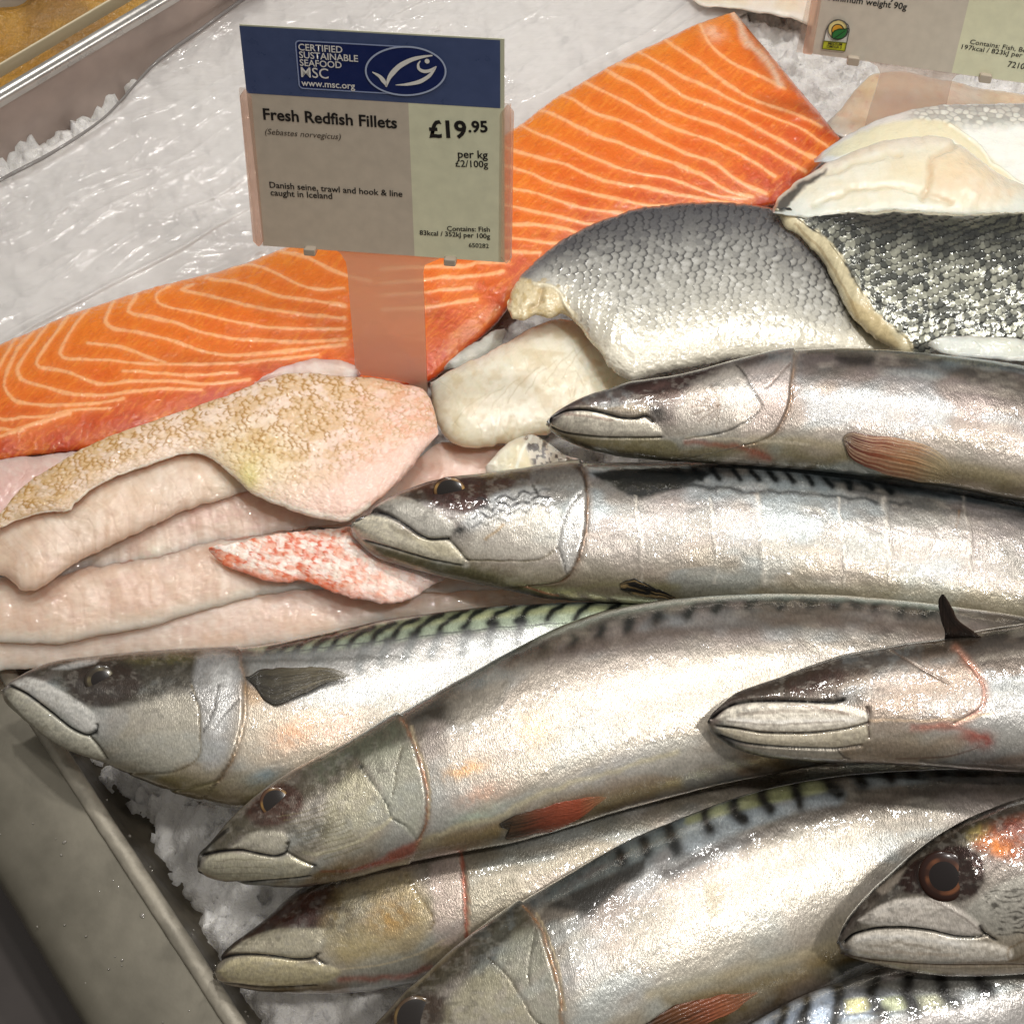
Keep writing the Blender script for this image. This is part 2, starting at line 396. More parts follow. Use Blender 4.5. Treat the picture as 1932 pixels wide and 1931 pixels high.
def fin(name, parent, body, back, front, lift0, lift1, paint, mat='fin', nu=60, nv=40, label=None):
    """a thin rayed fin lying on a body; lift (m) grows from root to tip"""
    def depth(px):
        n = px.shape[0]; l = np.linspace(lift0, lift1, n)[:, None]
        return body.surf(px) - l
    s = Skin(back, front, nu, nv, 0, 0, .04, depth=depth, far=.8, nf=6, wcap=.0006, jag=5, jseed=int(back[0][0]))
    s.met[:] = 1
    paint(s)
    return s.mesh(name, parent, MAT[mat], label)
def eye(parent, body, c, r, iris=(190, 150, 80), ring=(.50, .80), pupil=(22, 20, 20), outer=(45, 30, 24), flat=.3, sq=1.0, tilt=0., label=None, sink=.35):
    """an eyeball set in the head: sphere flattened along its own axis, iris ring painted on, pupil a sub-part"""
    d = body.surf(np.array([[c[0], c[1]]], float))[0]; r0 = ray(np.array(c, float))
    ctr = CAM + r0 * d; R = r / 966 * T * d
    ax = -r0; ex = np.cross([0, 0, 1.], ax); ex /= np.linalg.norm(ex); ey = np.cross(ax, ex)
    t = math.radians(tilt); e1 = ex * math.cos(t) + ey * math.sin(t); e2 = -ex * math.sin(t) + ey * math.cos(t)
    nr, na = 26, 48
    th = np.linspace(0, np.pi, nr); ph = np.linspace(0, 2 * np.pi, na, endpoint=False)
    rr = np.sin(th)[:, None]; zz = np.cos(th)[:, None] * flat
    V = ctr - origin(parent) - ax * R * flat * sink + R * (rr[..., None] * (np.cos(ph)[None, :, None] * e1 + np.sin(ph)[None, :, None] * e2 * sq) + (zz * np.ones((1, na)))[..., None] * ax)
    V = V.reshape(-1, 3)
    i = np.arange(nr - 1)[:, None] * na; j = np.arange(na)[None]; j2 = (j + 1) % na
    Q = np.stack([i + j, i + na + j, i + na + j2, i + j2], -1).reshape(-1, 4)
    me = mesh_np('eye', V, Q)
    rad = np.repeat(rr, na, 1).ravel(); front = np.repeat(zz, na, 1).ravel() > 0
    a = np.tile(ph, nr); nse = vn(np.cos(a) * 2 + 5, np.sin(a) * 2 + 5, 3)
    k = ss(ring[0] - .06, ring[0] + .03, rad) * (1 - ss(ring[1] - .04, ring[1] + .06, rad)) * np.clip(2.4 * nse - .6, .10, 1)
    col = np.tile(lin(outer), (len(V), 1)); col = col * (1 - k[:, None].clip(0, 1)) + lin(iris) * k[:, None].clip(0, 1)
    set_attrs(me, col)
    eo = link('eye', me, parent, MAT['eye'], True)
    # pupil: a domed disc on the eyeball
    nr2 = 8; th2 = np.linspace(0.001, math.asin(min(.98, ring[0] * .98)), nr2)
    rr = np.sin(th2)[:, None]; zz = (np.cos(th2)[:, None]) * flat + .012
    V = ctr - origin(parent) - ax * R * flat * sink + R * (rr[..., None] * (np.cos(ph)[None, :, None] * e1 + np.sin(ph)[None, :, None] * e2 * sq) + (zz * np.ones((1, na)))[..., None] * ax)
    i = np.arange(nr2 - 1)[:, None] * na
    Q = np.stack([i + j, i + na + j, i + na + j2, i + j2], -1).reshape(-1, 4)
    me = mesh_np('pupil', V.reshape(-1, 3), Q); set_attrs(me, np.tile(lin(pupil), (nr2 * na, 1)))
    link('pupil', me, eo, MAT['eye'], True)
    return eo
#@@SECTIONS@@
# ------------------------------------------------------------------ ice bed
def ice_z(x, y, fine=True):
    f1, f2, ci, cxx, cyy = worley(x / .013, y / .013, 3, 1.0)
    g1, g2, gi, gxx, gyy = worley(x / .0055 + 7, y / .0055, 5, 1.0)
    h = .005 * (.8 - f1) + .0034 * (ci - .5) + .0034 * (.8 - g1) + .0020 * (gi - .5) + .006 * (fbm(x / .05, y / .05, 3, 7) - .5)
    sx_ = (_h(np.floor(ci * 9973), np.floor(ci * 131), 3) - .5); sy_ = (_h(np.floor(ci * 7919), np.floor(ci * 977), 4) - .5)
    h = h + .9 * (sx_ * (x - cxx * .013) + sy_ * (y - cyy * .013))
    tx_ = (_h(np.floor(gi * 9973), np.floor(gi * 131), 5) - .5); ty_ = (_h(np.floor(gi * 7919), np.floor(gi * 977), 6) - .5)
    h = h + 1.1 * (tx_ * (x - (gxx - 7) * .0055) + ty_ * (y - gyy * .0055))
    if fine: h = h + .0008 * (fbm(x / .002, y / .002, 3, 9) - .5)
    return h
def side(x, y, a, b):      # signed distance to the line a-b, positive on its right when looking from a to b
    d = (b - a)[:2]; d = d / np.linalg.norm(d)
    return (x - a[0]) * d[1] - (y - a[1]) * d[0]
RA, RB = at((143, 1488), .012), at((430, 1931), .012)      # bead of the steel rim
ia, ib = at((212, 1470), -.004), at((472, 1880), -.004)    # edge of the ice along the rim
ta, tb = at((0, 228), .0), at((286, 0), .0)                 # edge of the ice along the back pan
def ice():
    xs = np.arange(-.36, .36, .0012); ys = np.arange(-.25, .42, .0012)
    X, Y = np.meshgrid(xs, ys)
    Z = ice_z(X, Y)
    k = -side(X, Y, ia, ib) + .010 * (fbm(X / .012, Y / .012, 3, 31) - .5)
    Z = Z - .09 * ss(-.012, -.030, k) - .022 * ss(.004, -.010, k) - .01 * ss(.03, 0, k)
    k2 = side(X, Y, ta, tb) + .022 * (fbm(X / .010, Y / .010, 3, 37) - .5)
    Z = Z - .035 * ss(.001, -.010, k2)
    n, m = X.shape
    V = np.stack([X, Y, Z], -1).reshape(-1, 3)
    i = np.arange(n - 1)[:, None] * m; j = np.arange(m - 1)[None]
    Q = np.stack([i + j, i + j + 1, i + m + j + 1, i + m + j], -1).reshape(-1, 4)
    me = mesh_np('ice_bed', V, Q)
    x, y = V[:, 0], V[:, 1]
    t = fbm(x / .03, y / .03, 3, 51)[:, None]
    col = lin((246, 245, 242)) * (1 - t) + lin((234, 230, 227)) * t
    col = col * (1 - .12 * ss(.5, .8, fbm(x / .006, y / .006, 3, 57))[:, None])
    set_attrs(me, col, p2=V * 1000)
    m = painted('crushed_ice', rough=.22, coat=.4, coat_r=.06, sss=.35, sss_r=(.006, .006, .007), bumps=(((.5, .5, .5), .0012, .9, 4), ((1.6, 1.6, 1.6), .0005, .7, 2)), ior=1.31)
    o = link('crushed_ice', me, None, m); tag(o, 'white crushed ice covering the counter bed under the fish', 'ice', kind='stuff')
ice()
# ------------------------------------------------------------------ steel rim, lower left
steel = plain('brushed_steel', (.17, .155, .12), .36, .45, 0, .13, 60, .0002)
steel_in = plain('dark_wall_steel', (.11, .095, .07), .42, .5, 0, .3, 90, .0004)  # darker steel for the tray's inner wall
bead_m = plain('rim_bead_steel', (.34, .31, .25), .5, .3, 0, .2, 160, .0005)
dark_m = plain('counter_front', (.075, .064, .06), .5, .2, 0, .12, 40)
rim = empty('steel_counter_tray', tuple(at((150, 1700), 0)), 'brownish steel display tray with a raised rim in the lower left corner', 'tray')
def extrude(name, prof, a, b, parent, mat, n=80, wob=0., seed=0, ext=(1.2, 1.0)):
    d = (b - a); d[2] = 0; L = np.linalg.norm(d); d = d / L
    nrm = np.array([-d[1], d[0], 0])        # to the right in the photo (towards the ice)
    t = np.linspace(-ext[0] * L, (1 + ext[1]) * L, n)
    P = np.asarray(prof, float)
    V = (a + d * t[:, None])[:, None, :] + P[None, :, 0, None] * nrm + P[None, :, 1, None] * np.array([0, 0, 1.])
    V[..., 2] -= a[2]
    if wob:
        w = (fbm(t[:, None] / .006 + P[None, :, 0] * 40, P[None, :, 0] * 300 + t[:, None] * 0, 3, seed) - .5) * wob
        V = V + w[..., None] * (nrm + np.array([0, 0, .6]))
    m = len(P); V = V.reshape(-1, 3) - origin(parent)
    i = np.arange(n - 1)[:, None] * m; j = np.arange(m - 1)[None]
    Q = np.stack([i + j, i + m + j, i + m + j + 1, i + j + 1], -1).reshape(-1, 4)
    me = mesh_np(name, V, Q)
    return link(name, me, parent, mat)
def arc(pts, k=6):
    return spline(pts, len(pts) * k)
extrude('rim_plate', np.vstack([arc([(-.0385, -.03), (-.0375, .002), (-.036, .0075), (-.031, .0105), (-.022, .0118)]), [(-.010, .0122), (-.0012, .0122)]]), RA, RB, rim, steel, wob=.0006, seed=5)
extrude('rim_bead', arc([(-.0014, .0105), (-.0010, .0134), (.0008, .0146), (.0030, .0144), (.0046, .0132), (.0050, .0100)]), RA, RB, rim, bead_m, n=160, wob=.0003, seed=8)
extrude('inner_wall', [(.0048, .0102), (.0060, .004), (.0075, -.004), (.0105, -.012), (.02, -.016), (.06, -.018)], RA, RB, rim, steel_in, wob=.001, seed=9)
extrude('front_panel', [(-.20, -.0605), (-.12, -.042), (-.06, -.034), (-.0387, -.0302)], RA, RB, rim, dark_m)
def drops():
    d = (RB - RA); d[2] = 0; L = np.linalg.norm(d); d /= L; nrm = np.array([-d[1], d[0], 0]); rng = np.random.RandomState(4)
    V = []; F = []
    for k in range(34):
        on = k < 22; qy = rng.uniform(-.034, -.003) if on else rng.uniform(.0062, .0075); t = rng.uniform(-.1, 1.05) * L
        r = rng.choice([.0003, .0004, .0005, .0009], p=[.55, .3, .12, .03]); z = .0122 if on else .0125 - (qy - .0048) * 5.5
        c = RA + d * t + nrm * qy; c[2] = z - (.0020 * ss(-.022, -.034, np.array(qy)) if on else 0); el = rng.uniform(.7, 1.4); b0 = len(V); na, nr = 10, 4
        for i in range(nr + 1):
            a = i / nr * math.pi / 2
            for j in range(na):
                p = 2 * math.pi * j / na; V.append(c + d * (r * el * math.cos(a) * math.cos(p)) + nrm * (r * math.cos(a) * math.sin(p)) + np.array([0, 0, .55 * r * math.sin(a)]))
        for i in range(nr):
            for j in range(na): F.append([b0 + i * na + j, b0 + i * na + (j + 1) % na, b0 + (i + 1) * na + (j + 1) % na, b0 + (i + 1) * na + j])
    o = link('water_drops', mesh_np('water_drops', np.array(V), np.array(F)), None, plain('melt_water', (.24, .22, .19), .08, 0, .6)); tag(o, 'tiny melt water drops scattered over the steel rim', 'water drops', kind='stuff')
drops()
# ------------------------------------------------------------------ pan with ochre food, upper left
PB, PA = at((0, 180), .034), at((303, 0), .034)
pan = empty('steel_food_pan', tuple(at((60, 120), 0.0)), 'steel pan edge holding ochre food in the upper left corner', 'food pan')
pan_steel = plain('pan_steel', (.55, .53, .50), .28, .6, 0, .1, 120)
pan_wall = plain('pan_wall_steel', (.42, .34, .30), .35, .35, 0, .18, 40)
amber = plain('amber_wall', (.13, .072, .02), .3, .2, .5, .45, 55)
extrude('rim', arc([(-.0044, .030), (-.0042, .0338), (-.0020, .0348), (.0000, .0344), (.0012, .0348), (.0028, .0349), (.0036, .0336), (.0036, .0310)], 4), PA, PB, pan, pan_steel)
extrude('outer_wall', [(.0032, .0315), (.0042, .012), (.008, -.02), (.010, -.05)], PA, PB, pan, pan_wall, wob=.0006)
extrude('inner_wall', [(-.0230, .012), (-.0160, .022), (-.0100, .026), (-.0040, .0312)], PA, PB, pan, amber, wob=.0012, seed=4)
extrude('divider_edge', [(-.0172, .028), (-.0172, .0338), (-.0169, .0345), (-.0163, .0345), (-.0160, .0338), (-.0160, .028)], PA, PB, pan, plain('divider_edge_plastic', (.72, .62, .42), .25, 0, .5))
extrude('divider_edge', [(-.0720, .012), (-.0720, .0335), (-.0708, .0345), (-.0672, .0345), (-.0660, .0335), (-.0660, .012)], PA, PB, pan, plain('far_edge_plastic', (.60, .58, .53), .3, 0, .3))
def ochre():
    d = (PB - PA); d[2] = 0; L = np.linalg.norm(d); d /= L; nrm = np.array([-d[1], d[0], 0])
    t = np.linspace(-.7 * L, 1.5 * L, 150); w = np.linspace(-.20, -.0165, 130)
    TT, WW = np.meshgrid(t, w, indexing='ij')
    Z = .017 + .010 * (fbm(TT / .03, WW / .022, 4, 3) - .35) - PA[2]
    V = PA + TT[..., None] * d + WW[..., None] * nrm + Z[..., None] * np.array([0, 0, 1.])
    n, m = TT.shape; V = V.reshape(-1, 3)
    i = np.arange(n - 1)[:, None] * m; j = np.arange(m - 1)[None]
    Q = np.stack([i + j, i + m + j, i + m + j + 1, i + j + 1], -1).reshape(-1, 4)
    c0 = V.mean(0) * [1, 1, 0]
    me = mesh_np('ochre_food', V - c0, Q)
    k = fbm(TT / .018, WW / .012, 4, 13).ravel()[:, None]; k2 = ss(.45, .7, fbm(TT / .03, WW / .03, 3, 19)).ravel()[:, None]
    col = lin((206, 158, 66)) * (1 - k) + lin((170, 116, 40)) * k; col = col * (1 - k2 * .7) + lin((150, 112, 64)) * k2 * .7
    set_attrs(me, col, p2=V * 1000)
    o = link('marinated_food', me, None, painted('ochre_food', rough=.35, coat=.5, bumps=(((.25, .25, .25), .003, .8, 4),), vary=.2)); o.location = c0
    tag(o, 'ochre yellow marinated food lying in the pan in the upper left corner', 'food')
ochre()
# ------------------------------------------------------------------ clear film over the ice
def film():
    m, nt, gl, fr = clear('clear_film', (.99, .985, .98), .64, .08, (.96, .94, .93))
    back = [(-140, 430), (0, 345), (100, 292), (199, 225), (291, 126), (380, 60), (463, 0), (560, -70), (800, -100), (1400, -110)]
    front = [(-140, 735), (0, 668), (200, 592), (400, 535), (560, 480), (760, 380), (940, 285), (1050, 200), (1200, 120), (1420, 20)]
    nu, nv = 420, 200
    B, F = spline(back, nu), spline(front, nu)
    f = np.linspace(0, 1, nv)
    px = B[:, None] + (F - B)[:, None] * f[None, :, None]
    P = at(px, .0)
    x, y = P[..., 0], P[..., 1]
    a = math.radians(40); ca, sa = math.cos(a), math.sin(a)
    l = x * ca + y * sa; c = -x * sa + y * ca
    warp = .012 * (fbm(x / .05, y / .05, 2, 61) - .5)
    r1 = ridged(l / .11 + warp * 20, (c + warp) / .020, 3, 63) ** 2; r2 = ridged(l / .035, (c + warp) / .009, 3, 67) ** 3
    r3 = ridged((x + warp) / .012, (y - warp) / .012, 3, 69) ** 3
    zone = ss(.40, .62, fbm(x / .06, y / .06, 2, 71))
    z = .0105 + .0040 * (fbm(x / .04, y / .04, 2, 7) - .5) + .0026 * r1 ** 1.5 + .0003 * r2 + .0014 * r3 * zone
    for k in range(11):
        l0 = -.16 + .045 * (k % 4); c0 = -.02 + .024 * k + .006 * math.sin(k * 2.3); bend = .014 * (fbm(l / .07 + k, l * 0 + k * 3.1, 2, 81) - .5)
        on = ss(-.05, .01, l - l0) * ss(.14, .05, l - l0) * (.4 + .6 * ((k * 7) % 5) / 4)
        z = z + .0042 * on * np.exp(-((c - c0 - bend - .12 * (l - l0) * ((k % 3) - 1)) / .0014) ** 2)
    # rolled hem along the free edge, a long fold near the sign
    z = z + .0022 * np.exp(-((f[None] * 300) / 9) ** 2)
    P = at(px, z)
    P = P.reshape(-1, 3)
    i = np.arange(nu - 1)[:, None] * nv; j = np.arange(nv - 1)[None]
    Q = np.stack([i + j, i + j + 1, i + nv + j + 1, i + nv + j], -1).reshape(-1, 4)
    e1 = P[Q[0][1]] - P[Q[0][0]]; e2 = P[Q[0][3]] - P[Q[0][0]]
    if np.cross(e1, e2)[2] < 0: Q = Q[:, ::-1]
    me = mesh_np('film', P, Q); set_attrs(me, p2=P * 1000)
    for dist, sc, src in ((.0008, (.10, .10, .1), None),):
        n = nt.nodes.new('ShaderNodeTexNoise'); n.inputs['Scale'].default_value = 1; n.inputs['Detail'].default_value = 5
        mp = nt.nodes.new('ShaderNodeMapping'); mp.inputs['Scale'].default_value = (.06, .22, .1); mp.inputs['Rotation'].default_value = (0, 0, math.radians(-40))
        nt.links.new(attr(nt, 'P2', 'Vector'), mp.inputs[0]); nt.links.new(mp.outputs[0], n.inputs['Vector'])
        b = nt.nodes.new('ShaderNodeBump'); b.inputs['Distance'].default_value = .002; b.inputs['Strength'].default_value = .5; nt.links.new(n.outputs[0], b.inputs['Height'])
        nt.links.new(b.outputs[0], gl.inputs['Normal']); nt.links.new(b.outputs[0], fr.inputs['Normal'])
    o = link('plastic_film', me, None, m)
    tag(o, 'clear crinkled plastic film spread over the ice behind the salmon', 'plastic film')
    # hem: a slightly thicker folded edge
    hem = []
    for k in range(0, nu, 2):
        hem.append(P.reshape(nu, nv, 3)[k, 0] + [0, 0, .0012])
    hem = np.array(hem); n = len(hem)
    t = np.linspace(0, 2 * np.pi, 8, endpoint=False)
    rr = .0014 * (.4 + fbm(np.arange(n) * .06, np.zeros(n), 3, 3))
    V = hem[:, None, :] + rr[:, None, None] * np.stack([0 * t, np.cos(t), .6 * np.sin(t)], -1)[None]
    i = np.arange(n - 1)[:, None] * 8; j = np.arange(8)[None]; j2 = (j + 1) % 8
    me = mesh_np('hem', V.reshape(-1, 3), np.stack([i + j, i + j2, i + 8 + j2, i + 8 + j], -1).reshape(-1, 4))
    link('folded_edge', me, o, clear('film_fold', (.7, .68, .67), .8, .1, (.46, .44, .43))[0])
film()
# ------------------------------------------------------------------ salmon side
def salmon():
    back = [(-170, 740), (-60, 676), (0, 650), (60, 625), (100, 607), (200, 570), (320, 535), (400, 514), (480, 491), (600, 440), (760, 360), (940, 262), (970, 243), (1050, 185), (1150, 125), (1250, 76), (1330, 40), (1385, 22)]
    front = [(-170, 905), (-60, 880), (0, 870), (100, 856), (240, 836), (440, 775), (640, 745), (800, 724), (880, 662), (930, 618), (975, 560), (1050, 490), (1150, 440), (1300, 408), (1465, 386), (1530, 330), (1585, 262)]
    c = at((700, 500), .0)
    root = empty('salmon_fillet', c, 'orange salmon side with pale fat lines lying behind the price sign', 'salmon fillet')
    s = Skin(back, front, 760, 260, .014, [.024, .026, .026, .022, .016], .34, wcap=.014, expo=2.7, far=.5, nf=14, rend=(.04, .02))
    s.grad([(0, (238, 138, 30)), (.12, (232, 120, 20)), (.5, (226, 104, 14)), (.8, (206, 80, 10)), (1, (174, 52, 7))])  # reddens and darkens to the front edge: unlit face painted in
    s.mix((244, 136, 30), .3 * ss(.35, .75, fbm(s.u / 60, s.v / 60, 3, 5)))
    s.mix((214, 84, 12), .2 * ss(.5, .8, fbm(s.u / 45, s.v / 30, 3, 9)))
    L = []
    U = lambda *p: list(p)
    L += [U((529, 476), (579, 486), (639, 516), (700, 530)), U((437, 508), (473, 500), (513, 513), (562, 536), (596, 546), (650, 545)), U((390, 526), (447, 533), (480, 543), (529, 559), (582, 566), (650, 577)),
          U((364, 537), (344, 546), (397, 559), (463, 576), (529, 589), (650, 600)), U((320, 541), (294, 559), (304, 576), (364, 589), (430, 605), (513, 619), (650, 620)),
          U((258, 558), (242, 589), (281, 599), (331, 609), (364, 622), (430, 637), (560, 645), (655, 640)), U((214, 570), (198, 605), (212, 619), (265, 629), (330, 645), (380, 662), (427, 670), (496, 667), (600, 655), (650, 650)),
          U((168, 585), (140, 615), (122, 645), (112, 667), (126, 677), (198, 679), (248, 685), (298, 687), (397, 687), (480, 682), (600, 668)), U((165, 647), (232, 656), (281, 675), (311, 684)),
          U((128, 600), (100, 635), (71, 677), (71, 692), (116, 699), (185, 724), (248, 720), (331, 720), (387, 725), (470, 716)), U((232, 700), (281, 703), (364, 708), (447, 702)),
          U((92, 612), (70, 640), (33, 692), (40, 715), (66, 725), (139, 745), (185, 746), (248, 740), (304, 735), (380, 736)), U((62, 626), (30, 665), (7, 725), (20, 748), (33, 758), (99, 766), (165, 763), (232, 753)),
          U((30, 640), (0, 690), (-20, 750), (0, 790), (50, 788), (99, 784), (132, 775), (205, 770)), U((-60, 800), (0, 809), (33, 811), (80, 795), (132, 780)), U((-60, 822), (0, 824), (17, 818), (43, 813)), U((-80, 690), (-60, 740), (-90, 800)),
          U((720, 535), (794, 529), (837, 523), (871, 523), (914, 519), (950, 512)), U((720, 508), (794, 503), (870, 503), (904, 496), (960, 494)), U((720, 556), (794, 553), (837, 546), (890, 544)), U((720, 585), (800, 580), (860, 570), (900, 566)),
          U((900, 425), (970, 424), (1019, 425), (1069, 433), (1086, 440)), U((900, 446), (966, 450), (1036, 458), (1060, 460)), U((900, 470), (966, 475), (1019, 477)), U((930, 380), (966, 390), (1003, 397), (1052, 410), (1109, 423), (1150, 428)),
          U((930, 348), (970, 357), (1003, 362), (1052, 380), (1102, 394), (1168, 402), (1240, 408)), U((930, 308), (968, 318), (1003, 328), (1036, 344), (1102, 361), (1152, 374), (1218, 387), (1278, 390), (1340, 394)),
          U((930, 270), (970, 285), (1019, 298), (1069, 311), (1119, 334), (1168, 347), (1218, 354), (1278, 367), (1340, 378), (1400, 388)), U((962, 228), (980, 235), (1019, 255), (1069, 275), (1119, 298), (1168, 318), (1218, 331), (1258, 336), (1300, 350), (1350, 368), (1410, 376)),
          U((1000, 205), (1036, 214), (1086, 238), (1135, 261), (1168, 271), (1218, 291), (1278, 311), (1326, 331), (1376, 361), (1420, 372)), U((1040, 178), (1079, 187), (1119, 212), (1168, 228), (1218, 251), (1278, 283), (1343, 306), (1392, 341), (1445, 366)),
          U((1095, 152), (1152, 179), (1201, 205), (1278, 245), (1343, 267), (1409, 298), (1462, 333)), U((1142, 132), (1201, 165), (1251, 199), (1293, 218), (1359, 240), (1425, 271), (1478, 301), (1520, 324)),
          U((1165, 120), (1218, 134), (1251, 155), (1293, 184), (1343, 200), (1392, 222), (1458, 258), (1508, 285), (1544, 302)), U((1205, 100), (1234, 114), (1285, 144), (1343, 169), (1392, 195), (1475, 228), (1525, 251), (1562, 278)),
          U((1255, 76), (1293, 103), (1326, 124), (1376, 162), (1425, 189), (1491, 212), (1550, 240)), U((1320, 46), (1340, 86), (1376, 116), (1425, 139), (1480, 168))]
    for k, l in enumerate(L):
        s.line(l, 9.5, (246, 150, 76), .5, wob=1.2, vary=True)
        s.line(l, 4.4 - .7 * (k % 3 == 1), (255, 190, 134), .76, wob=.8, d=.00025, vary=True)
    s.line([(1386, 24), (1399, 53), (1412, 80), (1435, 100), (1470, 160)], 9, (252, 216, 186), .8, wob=6)
    s.blob(1345, 62, 22, 16, (250, 206, 176), .7, 20, .5)
    # faint fibres between the fat lines
    s.mix((250, 164, 56), .28 * ss(.58, .75, fbm((s.u + s.v) / 4.5, (s.u - s.v) / 26, 3, 15)))
    s.mix((200, 70, 8), .22 * ss(.58, .75, fbm((s.u + s.v) / 5 + 9, (s.u - s.v) / 24, 3, 19)))
    s.poly([(800, 724), (880, 660), (930, 616), (980, 552), (985, 580), (930, 660), (860, 730)], (176, 52, 14), .6, soft=12)  # more of the unlit front face, painted darker
    s.poly([(840, 640), (900, 590), (950, 580), (890, 640), (850, 690)], (244, 170, 110), .4, soft=7, wob=6, noise=.6)
    s.disp += .0009 * (fbm(s.u / 50, s.v / 50, 2, 25) - .5) + .0002 * (fbm(s.u / 7, s.v / 7, 2, 27) - .5) + .0004 * ss(.55, .8, fbm(s.u / 9, s.v / 9, 2, 28)) * .5
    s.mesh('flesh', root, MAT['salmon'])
salmon()
# ------------------------------------------------------------------ pale fillets
def flesh_paint(s, base, warm, dark, seed, fib=1.0, ang=20., lump=.0012):
    s.col[:] = lin(base)
    s.mix(warm, .7 * ss(.35, .7, fbm(s.u / 55, s.v / 45, 3, seed)))
    s.mix(dark, .35 * ss(.5, .8, fbm(s.u / 35, s.v / 22, 3, seed + 4)))
    t = math.radians(ang); a = s.u * math.cos(t) + s.v * math.sin(t); b = -s.u * math.sin(t) + s.v * math.cos(t)
    seg = a / 26 + .5 * np.abs(s.f - .5) * 2.2 + .9 * fbm(s.u / 60, s.v / 40, 2, seed + 31); tri = np.abs(2 * (seg - np.floor(seg)) - 1)
    s.mix(dark, .08 * fib * ss(.70, .98, tri)); s.mix((250, 238, 228), .08 * fib * ss(.5, 0, tri)); s.disp -= .00006 * fib * ss(.80, 1, tri)
    s.mix((206, 150, 136), .22 * ss(.22, .02, s.f)); s.mix((246, 232, 220), .28 * ss(.82, .98, s.f))
    s.mix((250, 240, 226), .14 * fib * ss(.55, .8, fbm(a / 24, b / 5, 3, seed + 9)))
    s.mix(dark, .10 * fib * ss(.58, .8, fbm(a / 20, b / 4 + 40, 3, seed + 13)))
    s.disp += lump * (fbm(s.u / 34, s.v / 28, 3, seed + 17) - .5) + .00008 * (fbm(a / 9, b / 5, 2, seed + 21) - .5) * fib
def fillet(name, label, cat, back, front, zb, zf, base, warm, dark, seed, w=.3, wcap=.010, nu=320, nv=130, expo=2.3, ang=20., extra=None, group=None, mat='flesh', rend=(.05, .05), jag=3, part='flesh', root=None, fib=1.0, lump=.0008):
    if root is None:
        c = at(np.mean([np.mean(back, 0), np.mean(front, 0)], 0), 0.004)
        root = empty(name, c, label, cat, group)
    s = Skin(back, front, nu, nv, zb, zf, w, wcap=wcap, expo=expo, far=.6, nf=12, rend=rend, jag=jag, jseed=seed)
    flesh_paint(s, base, warm, dark, seed, fib, ang, lump)
    if extra: extra(s)
    s.mesh(part, root, MAT[mat])
    return root, s
PK, PKW, PKD = (224, 196, 180), (222, 188, 166), (200, 164, 148)
GR_RED = 'redfish fillets laid at the left end'
# pale fillet behind the back pieces, below the second sign
def ex(s): s.blob(1640, 170, 30, 26, (236, 200, 150), .6, 0, .3); s.mix((214, 150, 130), .35 * ss(.6, .8, fbm(s.u / 12, s.v / 9, 3, 5)))
fillet('white_fish_fillet', 'pinkish white fillet lying on ice beneath the sign cut by the top right corner', 'fish fillet', [(1556, 236), (1590, 200), (1620, 165), (1650, 140), (1720, 138), (1850, 165), (2000, 190), (2200, 200)], [(1556, 242), (1600, 262), (1660, 262), (1720, 250), (1800, 240), (1900, 245), (2000, 250), (2200, 260)], .012, .014, (240, 208, 188), (236, 196, 160), (216, 172, 156), 101, extra=ex, nu=240, nv=90)
fillet('white_fish_fillet', 'blurred peach fillet edge at the top, between the salmon tip and the second sign', 'fish fillet', [(1290, -40), (1400, -60), (1540, -60), (1620, -50)], [(1290, -10), (1330, 12), (1420, 22), (1500, 38), (1560, 60), (1620, 60)], .012, .014, (238, 214, 198), (238, 206, 176), (222, 190, 176), 103, nu=160, nv=60)
# redfish: pale pieces behind and below
fillet('redfish_fillet', 'pale pink sliver of fillet between the salmon and the speckled redfish, far left', 'fish fillet', [(-90, 900), (0, 868), (100, 856), (180, 846), (246, 832)], [(-90, 1060), (0, 1010), (80, 960), (160, 900), (246, 850)], .028, .026, (232, 186, 176), (228, 176, 164), (206, 150, 140), 107, nu=160, nv=70, group=GR_RED, w=.25, wcap=.006)
fillet('redfish_fillet', 'small rounded pink fillet end peeping over the speckled skin beside the sign stem', 'fish fillet', [(480, 722), (510, 703), (540, 690), (590, 677), (640, 680), (670, 690), (680, 706)], [(480, 728), (540, 740), (600, 745), (650, 735), (680, 712)], .034, .030, (236, 196, 184), (234, 190, 172), (214, 160, 144), 109, nu=120, nv=60, group=GR_RED, wcap=.006)
fillet('redfish_fillet', 'flat pink fillet lying under the cream bass piece, behind the ringed-eye mackerel head', 'fish fillet', [(690, 960), (760, 895), (820, 838), (880, 832), (960, 838), (1040, 850), (1100, 870)], [(690, 990), (760, 985), (860, 960), (980, 940), (1100, 920)], .026, .024, (232, 196, 180), (230, 186, 168), (206, 160, 142), 113, nu=180, nv=80, group=GR_RED, wcap=.006)
def ex(s):
    s.line([(0, 1217), (99, 1218), (198, 1202), (298, 1182), (397, 1152), (463, 1132), (520, 1120)], 7, (176, 134, 112), .5, d=-.001)
fillet('redfish_fillet', 'lowest pale fillet of the left heap, resting against the lowest left mackerel', 'fish fillet', [(-120, 1210), (0, 1195), (200, 1160), (400, 1110), (600, 1080), (800, 1085), (1000, 1110), (1200, 1130)], [(-120, 1290), (0, 1265), (50, 1262), (99, 1262), (198, 1245), (331, 1236), (430, 1228), (562, 1210), (639, 1194), (720, 1174), (900, 1154), (1200, 1140)], .024, .020, PK, PKW, PKD, 117, nu=420, nv=130, group=GR_RED, ang=-10, w=.35)
def ex(s):
    s.line([(120, 1092), (250, 1062), (400, 1032)], 12, (200, 160, 134), .4); s.mix((238, 214, 196), .5 * ss(.75, .95, s.f))
